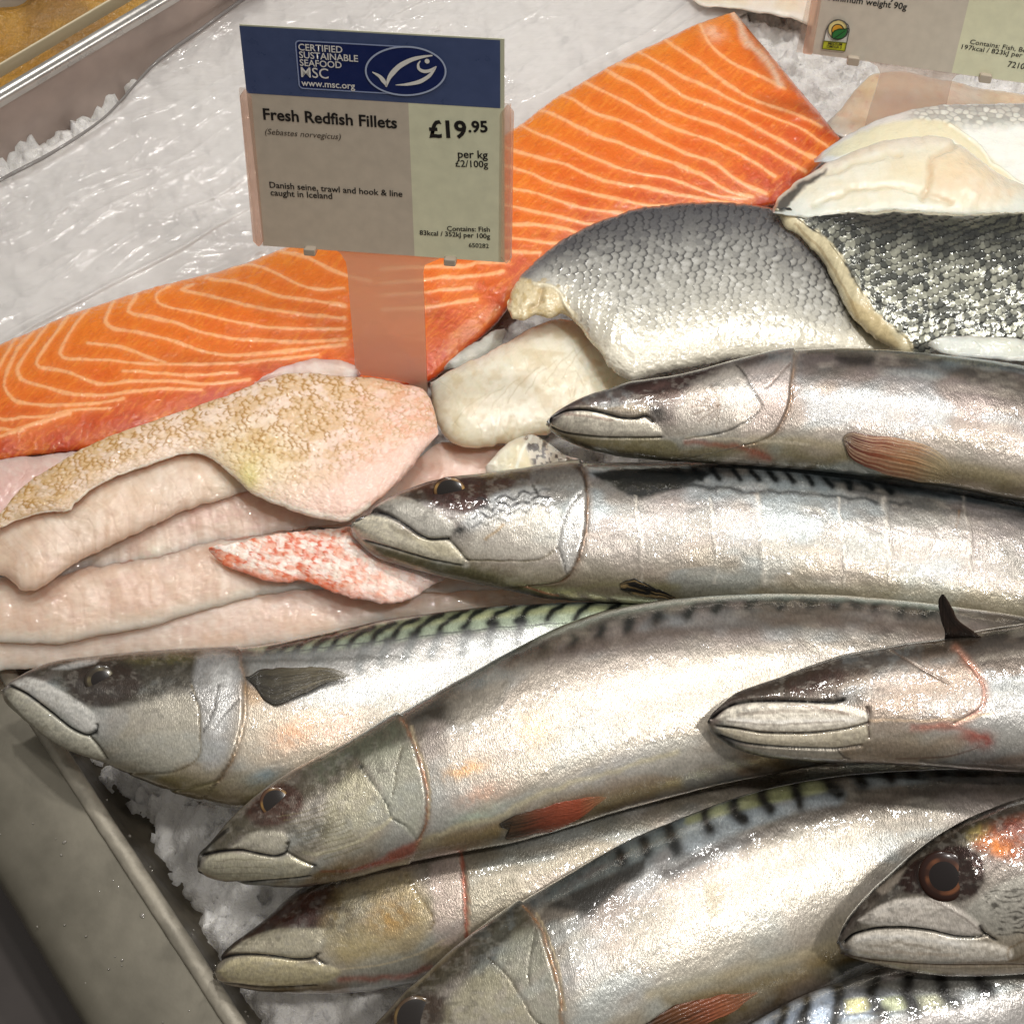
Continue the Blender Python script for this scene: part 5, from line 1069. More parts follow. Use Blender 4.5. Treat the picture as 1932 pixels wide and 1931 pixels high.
r5, b5 = mackerel('mackerel at right edge showing a long pale lower jaw, below the raised black fin',
    [(1335, 1360), (1341, 1347), (1359, 1329), (1386, 1308), (1420, 1294), (1468, 1278), (1525, 1256), (1591, 1235), (1690, 1216), (1783, 1203), (1839, 1190), (1932, 1175), (2120, 1150), (2400, 1160), (2600, 1190)],
    [(1335, 1366), (1342, 1382), (1365, 1400), (1408, 1420), (1458, 1431), (1524, 1436), (1624, 1440), (1756, 1446), (1855, 1453), (1932, 1456), (2120, 1440), (2400, 1350), (2600, 1290)],
    [.080, .088, .088, .085, .07], [.074, .076, .076, .07, .06], [.72, .75, .72, .68, .6],
    [(0, (70, 62, 54)), (.08, (110, 94, 82)), (.3, (160, 138, 122)), (.55, (190, 168, 148)), (.8, (190, 172, 142)), (1, (110, 94, 76))], p_right, nu=420, nv=130, seed=51)
def pf(s):
    s.col[:] = lin((40, 31, 27)); st = ss(.3, .7, vn(s.s * 2, s.f * 14, 4)); s.mix((18, 15, 14), .7 * st); s.mix((112, 88, 72), .35 * ss(.75, 1, s.f))
def depth_fin(px):
    t = np.clip((1203 - px[..., 1]) / 84, 0, 1)
    return b5.surf(np.stack([px[..., 0], np.maximum(px[..., 1], 1212)], -1)) + .003 - .011 * t ** .6
s = Skin(q('21', (1462, 1456), (1440, 1490), (1446, 1560), (1468, 1640), (1480, 1700), (1478, 1742)), q('21', (1476, 1458), (1512, 1520), (1560, 1605), (1640, 1665), (1700, 1712), (1765, 1748)), 60, 40, 0, 0, .05, depth=depth_fin, far=.8, nf=6, wcap=.0008, jag=3)
s.met[:] = 1; pf(s); s.mesh('dorsal_fin', r5, MAT['fin'])

# ---- half hidden one with the red gill line
def p_under(b):
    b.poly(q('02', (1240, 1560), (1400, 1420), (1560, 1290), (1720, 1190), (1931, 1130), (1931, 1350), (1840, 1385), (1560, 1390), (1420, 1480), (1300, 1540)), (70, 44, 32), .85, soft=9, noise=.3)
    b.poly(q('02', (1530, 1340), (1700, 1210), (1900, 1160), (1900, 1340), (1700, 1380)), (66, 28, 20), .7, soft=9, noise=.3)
    b.poly(q('12', (0, 1150), (250, 1060), (400, 1060), (520, 1280), (480, 1450), (250, 1560), (0, 1580), (-100, 1400)), (190, 172, 122), .55, soft=20, noise=.3)
    b.blob(*q('12', (310, 1330))[0], 46, 34, (170, 126, 52), .75, -20, .6, ns=12); b.blob(*q('12', (120, 1480))[0], 40, 18, (206, 186, 130), .6, -20, .4)
    b.blob(*q('12', (20, 1300))[0], 40, 40, (84, 70, 48), .7, 0, .6)
    b.poly(q('12', (520, 1010), (690, 980), (720, 1200), (715, 1440), (560, 1480), (540, 1300)), (198, 178, 170), .6, soft=9, noise=.3)
    crease(b, q('12', (380, 1075), (440, 1180), (500, 1260), (545, 1330), (520, 1390)), 2.2, (120, 100, 60))
    b.line(q('12', (700, 960), (712, 1080), (722, 1200), (726, 1320), (732, 1445)), 5, (172, 96, 72), .9, d=-.0008, wob=1.5)
    b.line(q('12', (724, 1080), (742, 1200), (745, 1420)), 3, (214, 180, 150), .7)
    b.line(q('12', (0, 1620), (250, 1590), (480, 1520), (600, 1450)), 3, (220, 204, 170), .6)
    b.line(q('12', (0, 1680), (200, 1670), (420, 1650), (520, 1600)), 7, (180, 96, 76), .6, wob=4)
    b.poly(q('02', (1300, 1520), (1400, 1450), (1500, 1410), (1600, 1388), (1840, 1390), (1836, 1440), (1808, 1530), (1750, 1558), (1650, 1550), (1540, 1532), (1400, 1520)), (196, 188, 164), .92, soft=4, raise_=.0008)
    b.poly(q('02', (1240, 1630), (1310, 1570), (1420, 1546), (1540, 1552), (1700, 1575), (1900, 1605), (1945, 1640), (1830, 1700), (1520, 1712), (1320, 1690)), (220, 208, 170), .95, soft=4, raise_=.0009)
    b.line(q('02', (1250, 1560), (1320, 1538), (1420, 1532), (1550, 1542), (1680, 1562), (1780, 1556), (1815, 1530)), 3, BLK, .95, d=-.0013)
    b.line(q('02', (1800, 1555), (1850, 1590)), 3, BLK, .9, d=-.0008)
    b.line(q('02', (1218, 1640), (1240, 1690), (1340, 1705), (1550, 1725), (1800, 1712)), 3, (60, 52, 34), .8, d=-.0005)
    b.line(q('02', (1216, 1640), (1240, 1570), (1320, 1490)), 5, (40, 32, 24), .8)
r6, b6 = mackerel('half hidden mackerel with a thin red gill line, wedged below the large central one',
    [(402, 1833), (417, 1802), (443, 1776), (480, 1749), (516, 1719), (546, 1690), (579, 1668), (640, 1640), (720, 1600), (850, 1550), (1000, 1510), (1300, 1450), (1700, 1430), (2000, 1440)],
    [(402, 1837), (410, 1852), (447, 1862), (496, 1870), (562, 1874), (639, 1873), (705, 1868), (771, 1857), (880, 1838), (1000, 1800), (1150, 1750), (1300, 1700), (1700, 1590), (2000, 1530)],
    [.026, .032, .034, .03, .02], [.018, .020, .022, .02, .015], [.72, .72, .7, .65, .6],
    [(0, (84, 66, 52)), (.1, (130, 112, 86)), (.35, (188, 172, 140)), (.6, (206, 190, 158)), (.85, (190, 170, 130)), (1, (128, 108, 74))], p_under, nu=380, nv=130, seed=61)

# ---- broad bright one at the bottom
def p_low(b):
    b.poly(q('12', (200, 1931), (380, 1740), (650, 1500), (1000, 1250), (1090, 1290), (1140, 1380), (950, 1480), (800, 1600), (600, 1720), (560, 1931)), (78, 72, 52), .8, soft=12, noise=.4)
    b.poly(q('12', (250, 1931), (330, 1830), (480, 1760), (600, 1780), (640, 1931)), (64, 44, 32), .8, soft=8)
    b.poly(q('12', (600, 1931), (640, 1780), (850, 1600), (1000, 1690), (1120, 1900), (1130, 1931)), (186, 180, 146), .6, soft=16, noise=.4)
    b.poly(q('12', (1000, 1420), (1120, 1380), (1200, 1520), (1260, 1740), (1260, 1931), (1140, 1931), (1060, 1750), (900, 1560)), (180, 180, 160), .6, soft=9, noise=.3)
    crease(b, q('12', (850, 1550), (960, 1650), (1045, 1780), (1110, 1890), (1200, 1960)), 2.6, (84, 78, 60)); crease(b, q('12', (1130, 1400), (1098, 1540), (1085, 1620), (1090, 1720)), 2.2, (84, 80, 66))
    gill(b, q('12', (1070, 1270), (1130, 1340), (1170, 1430), (1215, 1570), (1250, 1700), (1268, 1820), (1270, 1960)), (176, 132, 92), 4)
    b.line(q('12', (1130, 1300), (1180, 1400), (1250, 1600), (1290, 1850)), 3, (216, 196, 156), .6)
    b.poly(q('12', (1160, 1265), (1300, 1180), (1480, 1100), (1620, 1040), (1760, 970), (1740, 1060), (1640, 1140), (1520, 1220), (1430, 1310), (1300, 1280)), (34, 32, 28), .95, soft=9, wob=6, met=.08)
    b.poly(q('12', (1200, 1150), (1500, 970), (1800, 830), (1931, 770), (1931, 880), (1700, 1000), (1400, 1140), (1200, 1230)), (112, 122, 122), .75, soft=8, noise=.3)
    b.poly(q('22', (0, 750), (250, 655), (450, 590), (650, 552), (800, 545), (830, 600), (600, 650), (300, 720), (0, 800)), (170, 174, 124), .75, soft=5, noise=.2)
    b.poly(q('22', (0, 800), (300, 725), (600, 655), (900, 600), (880, 680), (600, 730), (300, 830), (0, 960)), (166, 176, 182), .75, soft=9, noise=.2, met=.6)
    stripes(b, [q('22', (110, 690), (115, 760), (140, 820)), q('22', (275, 640), (280, 720), (330, 770)), q('22', (440, 590), (440, 640), (490, 700)), q('22', (630, 560), (640, 620), (650, 680)), q('22', (800, 545), (830, 590), (870, 610)), q('22', (990, 530), (1010, 570)), q('22', (1150, 500), (1170, 530)), q('22', (1280, 480), (1300, 510)), q('22', (1430, 475), (1460, 500)), q('22', (1600, 470), (1640, 490))], 17, (34, 34, 30), .9, 5)
    stripes(b, [q('12', (1880, 800), (1900, 880), (1931, 940)), q('12', (1740, 880), (1760, 950)), q('12', (1600, 950), (1610, 1010))], 17, (48, 52, 52), .8, 5)
    b.line(q('22', (0, 740), (250, 640), (450, 575), (650, 540)), 4, (50, 46, 30), .7)
    b.line(q('22', (-100, 1070), (0, 1015), (200, 930), (420, 850), (700, 745), (1000, 685), (1300, 625), (1600, 600), (1931, 595)), 18, (62, 54, 48), .75, wob=7, met=.15)
    b.poly(q('22', (-100, 1200), (200, 1050), (600, 900), (1000, 800), (1100, 900), (900, 1300), (500, 1500), (100, 1650), (-100, 1700)), (228, 220, 204), .5, soft=30, met=.55, noise=.3)
    b.poly(q('22', (100, 1130), (220, 1130), (210, 1250), (170, 1350), (130, 1300)), (170, 158, 132), .5, soft=6)
    b.line(q('22', (-200, 1760), (200, 1660), (600, 1560), (850, 1480)), 16, (206, 190, 150), .5)
    b.line(q('22', (-100, 1800), (200, 1760), (500, 1680), (800, 1560)), 18, (150, 128, 78), .6, wob=4)
r7, b7 = mackerel('broad bright silver mackerel in the foreground, its snout cut off by the bottom edge',
    [(660, 1990), (700, 1938), (738, 1898), (765, 1868), (804, 1835), (854, 1789), (920, 1739), (990, 1696), (1052, 1660), (1119, 1620), (1185, 1584), (1278, 1545), (1376, 1507), (1442, 1488), (1508, 1474), (1557, 1466), (1650, 1456), (1800, 1450), (1932, 1455), (2120, 1480), (2400, 1540), (2520, 1570)],
    [(660, 1994), (690, 2030), (780, 2062), (900, 2076), (1000, 2076), (1120, 2060), (1200, 2030), (1293, 1988), (1419, 1933), (1458, 1914), (1524, 1888), (1591, 1853), (1680, 1815), (1800, 1768), (1932, 1720), (2120, 1670), (2400, 1620), (2520, 1605)],
    [.040, .052, .056, .054, .045], [.030, .036, .038, .04, .035], [.72, .72, .7, .65, .6],
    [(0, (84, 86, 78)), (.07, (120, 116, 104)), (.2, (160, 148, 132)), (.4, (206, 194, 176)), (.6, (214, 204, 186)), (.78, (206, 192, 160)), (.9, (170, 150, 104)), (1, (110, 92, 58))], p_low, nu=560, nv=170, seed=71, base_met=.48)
eye(r7, b7, q('12', (440, 1900))[0], 40, iris=(120, 98, 56), ring=(.86, .95), pupil=(30, 24, 21), outer=(66, 48, 34), sq=1.0, flat=.12, sink=.2)
def pf(s):
    s.grad([(0, (50, 40, 28)), (.35, (110, 70, 44)), (.6, (150, 86, 58)), (1, (176, 116, 80))], s.s)
    st = ss(.3, .7, vn(s.s * 3, s.f * 14 + s.s, 4)); s.mix((40, 32, 26), .6 * st * (1 - ss(.4, .7, s.s))); s.met = 1 - .85 * ss(.6, 1.05, s.s + .3 * (vn(s.s * 0, s.f * 22, 9) - .5))
fin('pectoral_fin', r7, b7, [(1205, 1945), (1240, 1915), (1290, 1893), (1350, 1880), (1428, 1870)], [(1215, 1960), (1260, 1962), (1320, 1940), (1380, 1908), (1430, 1873)], .0006, .0014, pf)

# ---- big-eyed head at lower right
def p_eye(b):
    b.poly(q('22', (870, 1460), (960, 1280), (1160, 1080), (1430, 860), (1700, 720), (1931, 640), (1931, 760), (1700, 820), (1500, 920), (1300, 1010), (1200, 1130), (1060, 1250), (980, 1340)), (50, 40, 30), .88, soft=9, noise=.25)
    b.poly(q('22', (1090, 1160), (1180, 1090), (1260, 1040), (1220, 1120), (1130, 1190)), (176, 164, 150), .8, soft=5, wob=4)
    b.poly(q('22', (1640, 930), (1640, 850), (1720, 790), (1850, 750), (2050, 720), (2050, 1000), (1900, 1010), (1780, 970)), (120, 58, 26), .85, soft=10, noise=.5, ns=10)
    b.blob(*q('22', (1780, 920))[0], 26, 16, (206, 120, 44), .85, 20, .6, ns=8); b.blob(*q('22', (1660, 840))[0], 22, 12, (168, 150, 84), .8, -30, .5, ns=8); b.blob(*q('22', (1860, 810))[0], 26, 14, (96, 30, 14), .85, -10, .4)
    b.poly(q('22', (1205, 1135), (1290, 1010), (1430, 930), (1590, 915), (1690, 990), (1700, 1110), (1650, 1195), (1560, 1230), (1400, 1205), (1270, 1180)), (46, 22, 14), .97, soft=5, wob=2, rgh=.2)
    b.poly(q('22', (1690, 1200), (1800, 1130), (2000, 1080), (2050, 1300), (1900, 1400), (1760, 1420), (1600, 1290)), (216, 212, 200), .8, soft=9, met=.6)
    for k in range(9):
        y = 1150 + k * 30; b.line(q('22', (1700 + k * 6, y + 40), (1780, y + 18), (1880, y + 22), (2000, y)), 2.6, (54, 48, 40), .8, wob=9, brk=.8)
    b.poly(q('22', (980, 1340), (1090, 1265), (1200, 1220), (1350, 1208), (1480, 1235), (1590, 1290), (1690, 1368), (1682, 1422), (1600, 1438), (1480, 1418), (1300, 1382), (1100, 1362)), (204, 196, 186), .95, soft=4, raise_=.0010, met=.08)
    b.line(q('22', (1380, 1215), (1480, 1260), (1600, 1330), (1685, 1400)), 3, (110, 100, 92), .6)
    b.poly(q('22', (1000, 1350), (1250, 1345), (1450, 1380), (1300, 1378), (1100, 1368)), (228, 222, 212), .7, soft=4)
    b.poly(q('22', (890, 1500), (960, 1430), (1080, 1400), (1250, 1398), (1400, 1412), (1550, 1445), (1700, 1462), (1860, 1500), (1850, 1565), (1500, 1572), (1200, 1560), (960, 1540)), (244, 236, 222), .96, soft=4, raise_=.0010, met=.08)
    b.line(q('22', (980, 1450), (1150, 1428), (1350, 1440), (1600, 1475)), 6, (255, 252, 246), .7, wob=3, brk=.4); b.line(q('22', (1000, 1515), (1250, 1520), (1550, 1530)), 5, (190, 170, 148), .5, wob=3, brk=.5); b.line(q('22', (1080, 1300), (1230, 1250), (1400, 1255)), 7, (226, 220, 210), .6, wob=3, brk=.4)  # pale streaks on jaw and upper lip are painted highlights
    b.blob(*q('22', (920, 1500))[0], 12, 16, (60, 42, 30), .8)
    b.poly(q('22', (930, 1555), (1200, 1578), (1500, 1592), (1931, 1580), (1931, 1640), (1500, 1648), (1150, 1610)), (206, 192, 168), .85, soft=4)
    b.line(q('22', (900, 1530), (1000, 1560), (1200, 1582), (1500, 1598), (1931, 1595)), 2.6, (96, 72, 54), .8, d=-.0006)
    b.line(q('22', (1050, 1480), (1250, 1465), (1450, 1500)), 4, (170, 156, 138), .5, wob=4)
    b.line(q('22', (905, 1470), (960, 1420), (1080, 1388), (1250, 1382), (1400, 1398), (1540, 1432), (1680, 1436), (1720, 1425)), 3.2, BLK, .97, d=-.0014)
    b.line(q('22', (1680, 1375), (1700, 1410), (1770, 1455)), 4, (26, 22, 20), .9, d=-.0008)
    b.line(q('22', (866, 1480), (880, 1420), (920, 1330), (980, 1250)), 6, (36, 24, 18), .9)
    b.line(q('22', (1931, 1450), (1840, 1500), (1850, 1570), (1931, 1545)), 3, (150, 126, 96), .6, wob=3)
    b.line(q('22', (880, 1420), (1000, 1240), (1160, 1090), (1430, 868), (1700, 735), (1931, 655)), 4, (16, 16, 16), .9)
r8, b8 = mackerel('mackerel with a big brown eye and rusty brow at the lower right corner',
    [(1579, 1777), (1591, 1744), (1611, 1714), (1644, 1678), (1677, 1648), (1717, 1612), (1766, 1576), (1822, 1544), (1889, 1517), (1932, 1503), (2100, 1450), (2400, 1420), (2700, 1460), (2800, 1490)],
    [(1579, 1781), (1587, 1799), (1624, 1812), (1690, 1828), (1773, 1840), (1839, 1842), (1932, 1838), (2100, 1828), (2400, 1750), (2700, 1630), (2800, 1600)],
    [.070, .090, .095, .09, .07], [.062, .066, .068, .065, .06], [.72, .75, .72, .68, .6],
    [(0, (50, 42, 34)), (.1, (84, 72, 58)), (.35, (150, 134, 112)), (.6, (206, 194, 174)), (.85, (214, 200, 176)), (1, (170, 146, 116))], p_eye, nu=460, nv=170, seed=81)
eye(r8, b8, q('22', (1475, 1088))[0], 45, iris=(112, 68, 42), ring=(.58, .72), pupil=(22, 14, 13), outer=(40, 19, 12), sq=1.0, flat=.20, sink=.45)

# ---- bluish back at the very bottom
def p_blue(b):
    b.poly([(1400, 1945), (1460, 1905), (1520, 1880), (1570, 1862), (1700, 1870), (1700, 1905), (1580, 1925), (1480, 1950)], (186, 200, 220), .85, soft=8, met=.55)
    b.poly(q('22', (880, 1730), (1100, 1690), (1500, 1660), (1931, 1660), (1931, 1700), (1400, 1760), (900, 1790)), (110, 104, 92), .7, soft=8)
    b.poly(q('22', (900, 1790), (1050, 1780), (1050, 1850), (920, 1870)), (196, 190, 130), .85, soft=5)
    b.poly(q('22', (1110, 1780), (1250, 1770), (1270, 1840), (1120, 1860)), (180, 184, 140), .85, soft=5); b.poly(q('22', (1310, 1770), (1500, 1760), (1520, 1830), (1330, 1850)), (176, 176, 142), .7, soft=6)
    stripes(b, [q('22', (870, 1700), (870, 1800), (850, 1900), (840, 2000)), q('22', (1090, 1680), (1060, 1760), (1090, 1840), (1130, 1880), (1090, 1960)), q('22', (1270, 1660), (1270, 1760), (1300, 1850), (1320, 1890)), q('22', (1450, 1670), (1480, 1760), (1540, 1810)), q('22', (1680, 1680), (1720, 1740)), q('22', (690, 1780), (680, 1880), (640, 1960)), q('22', (560, 1840), (540, 1931))], 18, (40, 38, 34), .88, 5)
    b.line(q('22', (900, 1880), (1300, 1850), (1700, 1790), (1931, 1720)), 4, (90, 90, 84), .6, wob=3)
    b.poly(q('22', (1000, 1931), (1400, 1880), (1931, 1760), (1931, 2000), (1000, 2050)), (206, 200, 196), .7, soft=12, met=.55)
r9, b9 = mackerel('bluish striped back of a mackerel below the big brown eye, cut by the bottom edge',
    [(1230, 2080), (1330, 1985), (1420, 1928), (1500, 1884), (1580, 1852), (1700, 1815), (1800, 1800), (1932, 1790), (2200, 1790), (2500, 1840), (2600, 1860)],
    [(1230, 2084), (1300, 2130), (1450, 2150), (1600, 2145), (1800, 2115), (1932, 2085), (2200, 2010), (2500, 1930), (2600, 1905)],
    [.045, .050, .052, .05, .04], [.030, .030, .030, .03, .03], [.72, .72, .7, .65, .6],
    [(0, (110, 116, 118)), (.1, (140, 146, 146)), (.3, (180, 180, 176)), (.5, (206, 200, 192)), (.8, (206, 192, 166)), (1, (130, 112, 84))], p_blue, nu=360, nv=130, seed=91, base_met=.48)
# ------------------------------------------------------------------ price signs
def solid(name, c, rough=.55, noise=.05): return plain(name, tuple(lin(c)), rough, 0, 0, noise, 220)
ink = solid('black_ink', (22, 20, 20), .5, 0); navy = solid('navy_print', (22, 38, 92), .35, .04); blue = solid('blue_print', (72, 86, 124), .32, .06)
white_ink = solid('white_print', (232, 230, 224), .4, 0); taupe = solid('taupe_card', (200, 189, 172), .45, .05); lime = solid('pale_green_card', (222, 222, 192), .45, .05)
edge_m = solid('card_edge', (206, 206, 180), .5, 0); grey_card = solid('grey_card', (204, 196, 182), .45, .05)
acryl, *_ = clear('clear_acrylic', (.95, .92, .90), .10, .05, (.85, .78, .72)); acryl_ch, *_ = clear('acrylic_channel', (.96, .86, .80), .30, .05, (.90, .72, .62)); acryl_st, *_ = clear('acrylic_stem', (.97, .93, .90), .48, .12, (1., .72, .54))  # stem's orange haze colour stands in for light glowing through it
class Sheet:
    def __init__(s, P0, tilt, yaw, org, xpt):
        t, y = math.radians(tilt), math.radians(yaw)
        s.n = np.array([math.sin(y) * math.cos(t), -math.cos(y) * math.cos(t), math.sin(t)]); s.P0 = P0
        s.o = s.w(org); s.ex = s.w(xpt) - s.o; s.ex /= np.linalg.norm(s.ex); s.ey = np.cross(s.n, s.ex)
    def w(s, p):
        r = ray(np.asarray(p, float)); k = ((s.P0 - CAM) @ s.n) / (r @ s.n); return CAM + r * np.asarray(k)[..., None]
    def l(s, p):
        d = s.w(p) - s.o; return np.stack([d @ s.ex, d @ s.ey], -1)
    def up(s, xy, h):
        xy = np.asarray(xy, float); return s.o + xy[..., :1] * s.ex + xy[..., 1:2] * s.ey + h * s.n
def slab(name, sh, xy, h0, h1, parent, mat, bevel=0):
    """a flat plate of outline xy (local metres) between heights h0 and h1 over the sheet"""
    xy = np.asarray(xy, float); n = len(xy)
    V = np.vstack([sh.up(xy, h1), sh.up(xy, h0)]) - origin(parent)
    polys = [list(range(n)), list(range(2 * n - 1, n - 1, -1))] + [[i, n + i, n + (i + 1) % n, (i + 1) % n] for i in range(n)]
    me = mesh_np(name, V, polys=polys)
    import bmesh
    bm = bmesh.new(); bm.from_mesh(me); bmesh.ops.recalc_face_normals(bm, faces=bm.faces)
    if bevel: bmesh.ops.bevel(bm, geom=[e for e in bm.edges], offset=bevel, segments=2, affect='EDGES', profile=.5)
    bm.to_mesh(me); bm.free()
    return link(name, me, parent, mat, False)
def rrect(x0, y0, x1, y1, r, k=6):
    out = []
    for cx, cy, a in ((x1 - r, y1 - r, 0), (x0 + r, y1 - r, 90), (x0 + r, y0 + r, 180), (x1 - r, y0 + r, 270)):
        for i in range(k + 1):
            t = math.radians(a + 90 * i / k); out.append((cx + r * math.cos(t), cy + r * math.sin(t)))
    return out
def flat(name, sh, polys2, h, parent, mat):
    """printed flat shapes: list of outlines (local), each a strip or polygon given as (verts, faces)"""
    V = []; F = []
    for v, f in polys2:
        F += [[i + len(V) for i in ff] for ff in f]; V += [tuple(p) for p in v]
    P = sh.up(np.array(V), h) - origin(parent)
    me = mesh_np(name, P, polys=F)
    N = np.zeros(3)
    for p in me.polygons: N += np.array(p.normal) * p.area
    if N @ sh.n < 0: me.flip_normals()
    return link(name, me, parent, mat, False)
def poly2(pts): return (list(map(tuple, pts)), [list(range(len(pts)))])
def ribbon(pts, ws, closed=False):
    p = np.asarray(pts, float); ws = np.interp(np.linspace(0, 1, len(p)), np.linspace(0, 1, len(ws)), ws)
    d = np.roll(p, -1, 0) - np.roll(p, 1, 0) if closed else np.gradient(p, axis=0)
    d /= np.linalg.norm(d, axis=1, keepdims=True) + 1e-12; nn = np.stack([-d[:, 1], d[:, 0]], 1)
    a = p + nn * ws[:, None] / 2; b = p - nn * ws[:, None] / 2; n = len(p)
    F = [[i, i + 1, n + i + 1, n + i] for i in range(n - 1)]
    if closed: F.append([n - 1, 0, n, 2 * n - 1])
    return (list(map(tuple, a)) + list(map(tuple, b)), F)
def text(name, sh, s, p0, p1, h, parent, mat, bold=.0, shear=0., slant=True, hs=1.0):
    """a line of lettering whose baseline runs from photo point p0 to p1"""
    cu = bpy.data.curves.new(name, 'FONT'); cu.body = s; cu.size = 1; cu.offset = bold; cu.shear = shear; cu.resolution_u = 3
    ob = bpy.data.objects.new(name, cu); S.collection.objects.link(ob)
    me = bpy.data.meshes.new_from_object(ob, depsgraph=C.evaluated_depsgraph_get())
    bpy.data.objects.remove(ob); bpy.data.curves.remove(cu)
    n = len(me.vertices); co = np.empty(n * 3, np.float32); me.vertices.foreach_get('co', co); co = co.reshape(-1, 3)[:, :2].astype(float)
    a, b = sh.l(p0), sh.l(p1); d = b - a; L = np.linalg.norm(d); d /= L; nn = np.array([-d[1], d[0]])
    k = L / (co[:, 0].max() - co[:, 0].min()); x = (co[:, 0] - co[:, 0].min()) * k; y = co[:, 1] * k * hs
    P = sh.up(a + x[:, None] * d + y[:, None] * nn, h) - origin(parent)
    me.vertices.foreach_set('co', P.astype(np.float32).ravel()); me.update(); me.name = name
    N = np.zeros(3)
    for p in me.polygons: N += np.array(p.normal) * p.area
    if N @ sh.n < 0: me.flip_normals()
    return link(name, me, parent, mat, False)
Z2 = lambda x, y: (434.4 + x * .291, 25.6 + y * .291)      # close-up pixels of the first sign
def sign_one():
    sh = Sheet(at((735, 722), .030), 18, -8, Z2(215, 1503), Z2(1780, 1612))
    holder = empty('sign_holder', sh.w((735, 715)), 'clear acrylic sign holder whose wide stem stands in front of the salmon', 'sign holder', 'clear sign holders')
    card = empty('price_card', sh.up([[.045, 0]], 0)[0], 'blue topped price card reading Fresh Redfish Fillets', 'price card', 'price cards')
    L = lambda *p: [tuple(sh.l(Z2(*a))) for a in p]
    x0, x1 = .0, sh.l(Z2(1778, 1612))[0]; y1 = sh.l(Z2(68, 72))[1]; yb = sh.l(Z2(110, 515))[1]; xs = sh.l(Z2(1168, 900))[0]
    xl = sh.l(Z2(68, 72))[0]; xr = sh.l(Z2(1775, 165))[0]; xw = max(x1, xr)
    slab('card_board', sh, [(min(xl, 0), .0), (xw, .0), (xw, y1), (min(xl, 0), y1)], -.0003, 0, card, edge_m)
    flat('left_panel', sh, [poly2([(min(xl, 0), 0.0), (xs, 0.0), (xs, yb), (min(xl, 0), yb)])], .0002, card, taupe)
    flat('price_panel', sh, [poly2([(xs, 0.0), (xw, 0.0), (xw, yb), (xs, yb)])], .0002, card, lime)
    flat('header', sh, [poly2([(min(xl, 0), yb), (xw - .0014, yb), (xw - .0014, y1 - .0004), (min(xl, 0), y1 - .0004)])], .0003, card, blue)
    # certification mark
    a = sh.l(Z2(425, 172)); c = sh.l(Z2(1130, 520)); rx0, ry0, rx1, ry1 = a[0], c[1], sh.l(Z2(1140, 212))[0], a[1]
    lc = sh.l(Z2(1140, 368)); le = sh.l(Z2(1398, 372)); lt = sh.l(Z2(1140, 208)); A_ = abs(sh.l(Z2(1398, 330))[0] - sh.l(Z2(882, 400))[0]) / 2; B_ = A_ * .62
    t = np.linspace(0, 2 * np.pi, 72, endpoint=False); tl = math.radians(6)
    ell = lambda k: np.stack([lc[0] + A_ * k * np.cos(t) * math.cos(tl) - B_ * k * np.sin(t) * math.sin(tl), lc[1] + A_ * k * np.cos(t) * math.sin(tl) + B_ * k * np.sin(t) * math.cos(tl)], 1)
    logo = flat('logo', sh, [poly2(rrect(rx0, ry0, lc[0], ry1, .0014))], .0005, card, navy)
    flat('logo_oval', sh, [poly2(ell(1.0))], .0008, logo, navy)
    box = rrect(rx0, ry0, lc[0], ry1, .0014); flat('logo_border', sh, [ribbon(box, [.00045, .00045], True)], .00065, logo, solid('pale_blue_print', (150, 164, 200), .4, 0))
    flat('oval_border', sh, [ribbon(ell(1.0), [.0006, .0006], True)], .00095, logo, solid('light_blue_print', (176, 188, 214), .4, 0))
    tick = spline([Z2(925, 372), Z2(975, 402), Z2(1010, 448), Z2(1018, 466)], 14); tick2 = spline([Z2(1014, 468), Z2(1040, 400), Z2(1100, 335), Z2(1180, 292), Z2(1260, 272), Z2(1315, 265)], 30)
    tail = spline([Z2(1076, 456), Z2(1150, 452), Z2(1230, 435), Z2(1290, 400), Z2(1325, 360), Z2(1340, 335)], 30); gillr = spline([Z2(1236, 300), Z2(1222, 322), Z2(1228, 352), Z2(1260, 368), Z2(1300, 362), Z2(1338, 336)], 24)
    Lp = lambda p: sh.l(p)
    u = .0011
    flat('fish_tick', sh, [ribbon(Lp(tick), [.3 * u, 1.0 * u, 1.5 * u, .5 * u]), ribbon(Lp(tick2), [.5 * u, 1.6 * u, 1.5 * u, 1.1 * u, .4 * u]), ribbon(Lp(tail), [.2 * u, .9 * u, 1.3 * u, 1.1 * u, .3 * u]), ribbon(Lp(gillr), [.3 * u, .9 * u, 1.1 * u, 1.0 * u, .3 * u]),
          poly2([tuple(sh.l(Z2(1280, 302)) + .00085 * np.array([math.cos(k), math.sin(k)])) for k in np.linspace(0, 6.28, 18, endpoint=False)])], .0011, logo, white_ink)
    for s_, p, r, bo in (('CERTIFIED', (447, 232), (732, 250), .012), ('SUSTAINABLE', (452, 282), (833, 308), .012), ('SEAFOOD', (456, 332), (727, 349), .012), ('MSC', (465, 405), (642, 417), .004), ('www.msc.org', (466, 462), (813, 484), .012)):
        text('lettering', sh, s_, Z2(*p), Z2(*r), .0009, logo, white_ink, bo)
    T = lambda s_, p, r, bo=.0, sr=0., m=ink, hs=1.: text('lettering', sh, s_, Z2(*p), Z2(*r), .0004, card, m, bo, sr, hs=hs)
    T('Fresh Redfish Fillets', (218, 684), (1084, 742), .022); T('(Sebastes norvegicus)', (228, 780), (720, 815), 0, .25, solid('brown_grey_ink', (74, 64, 56), .5, 0))
    T('Danish seine, trawl and hook & line', (258, 1126), (1118, 1186), .012); T('caught in Iceland', (264, 1176), (664, 1200), .012)
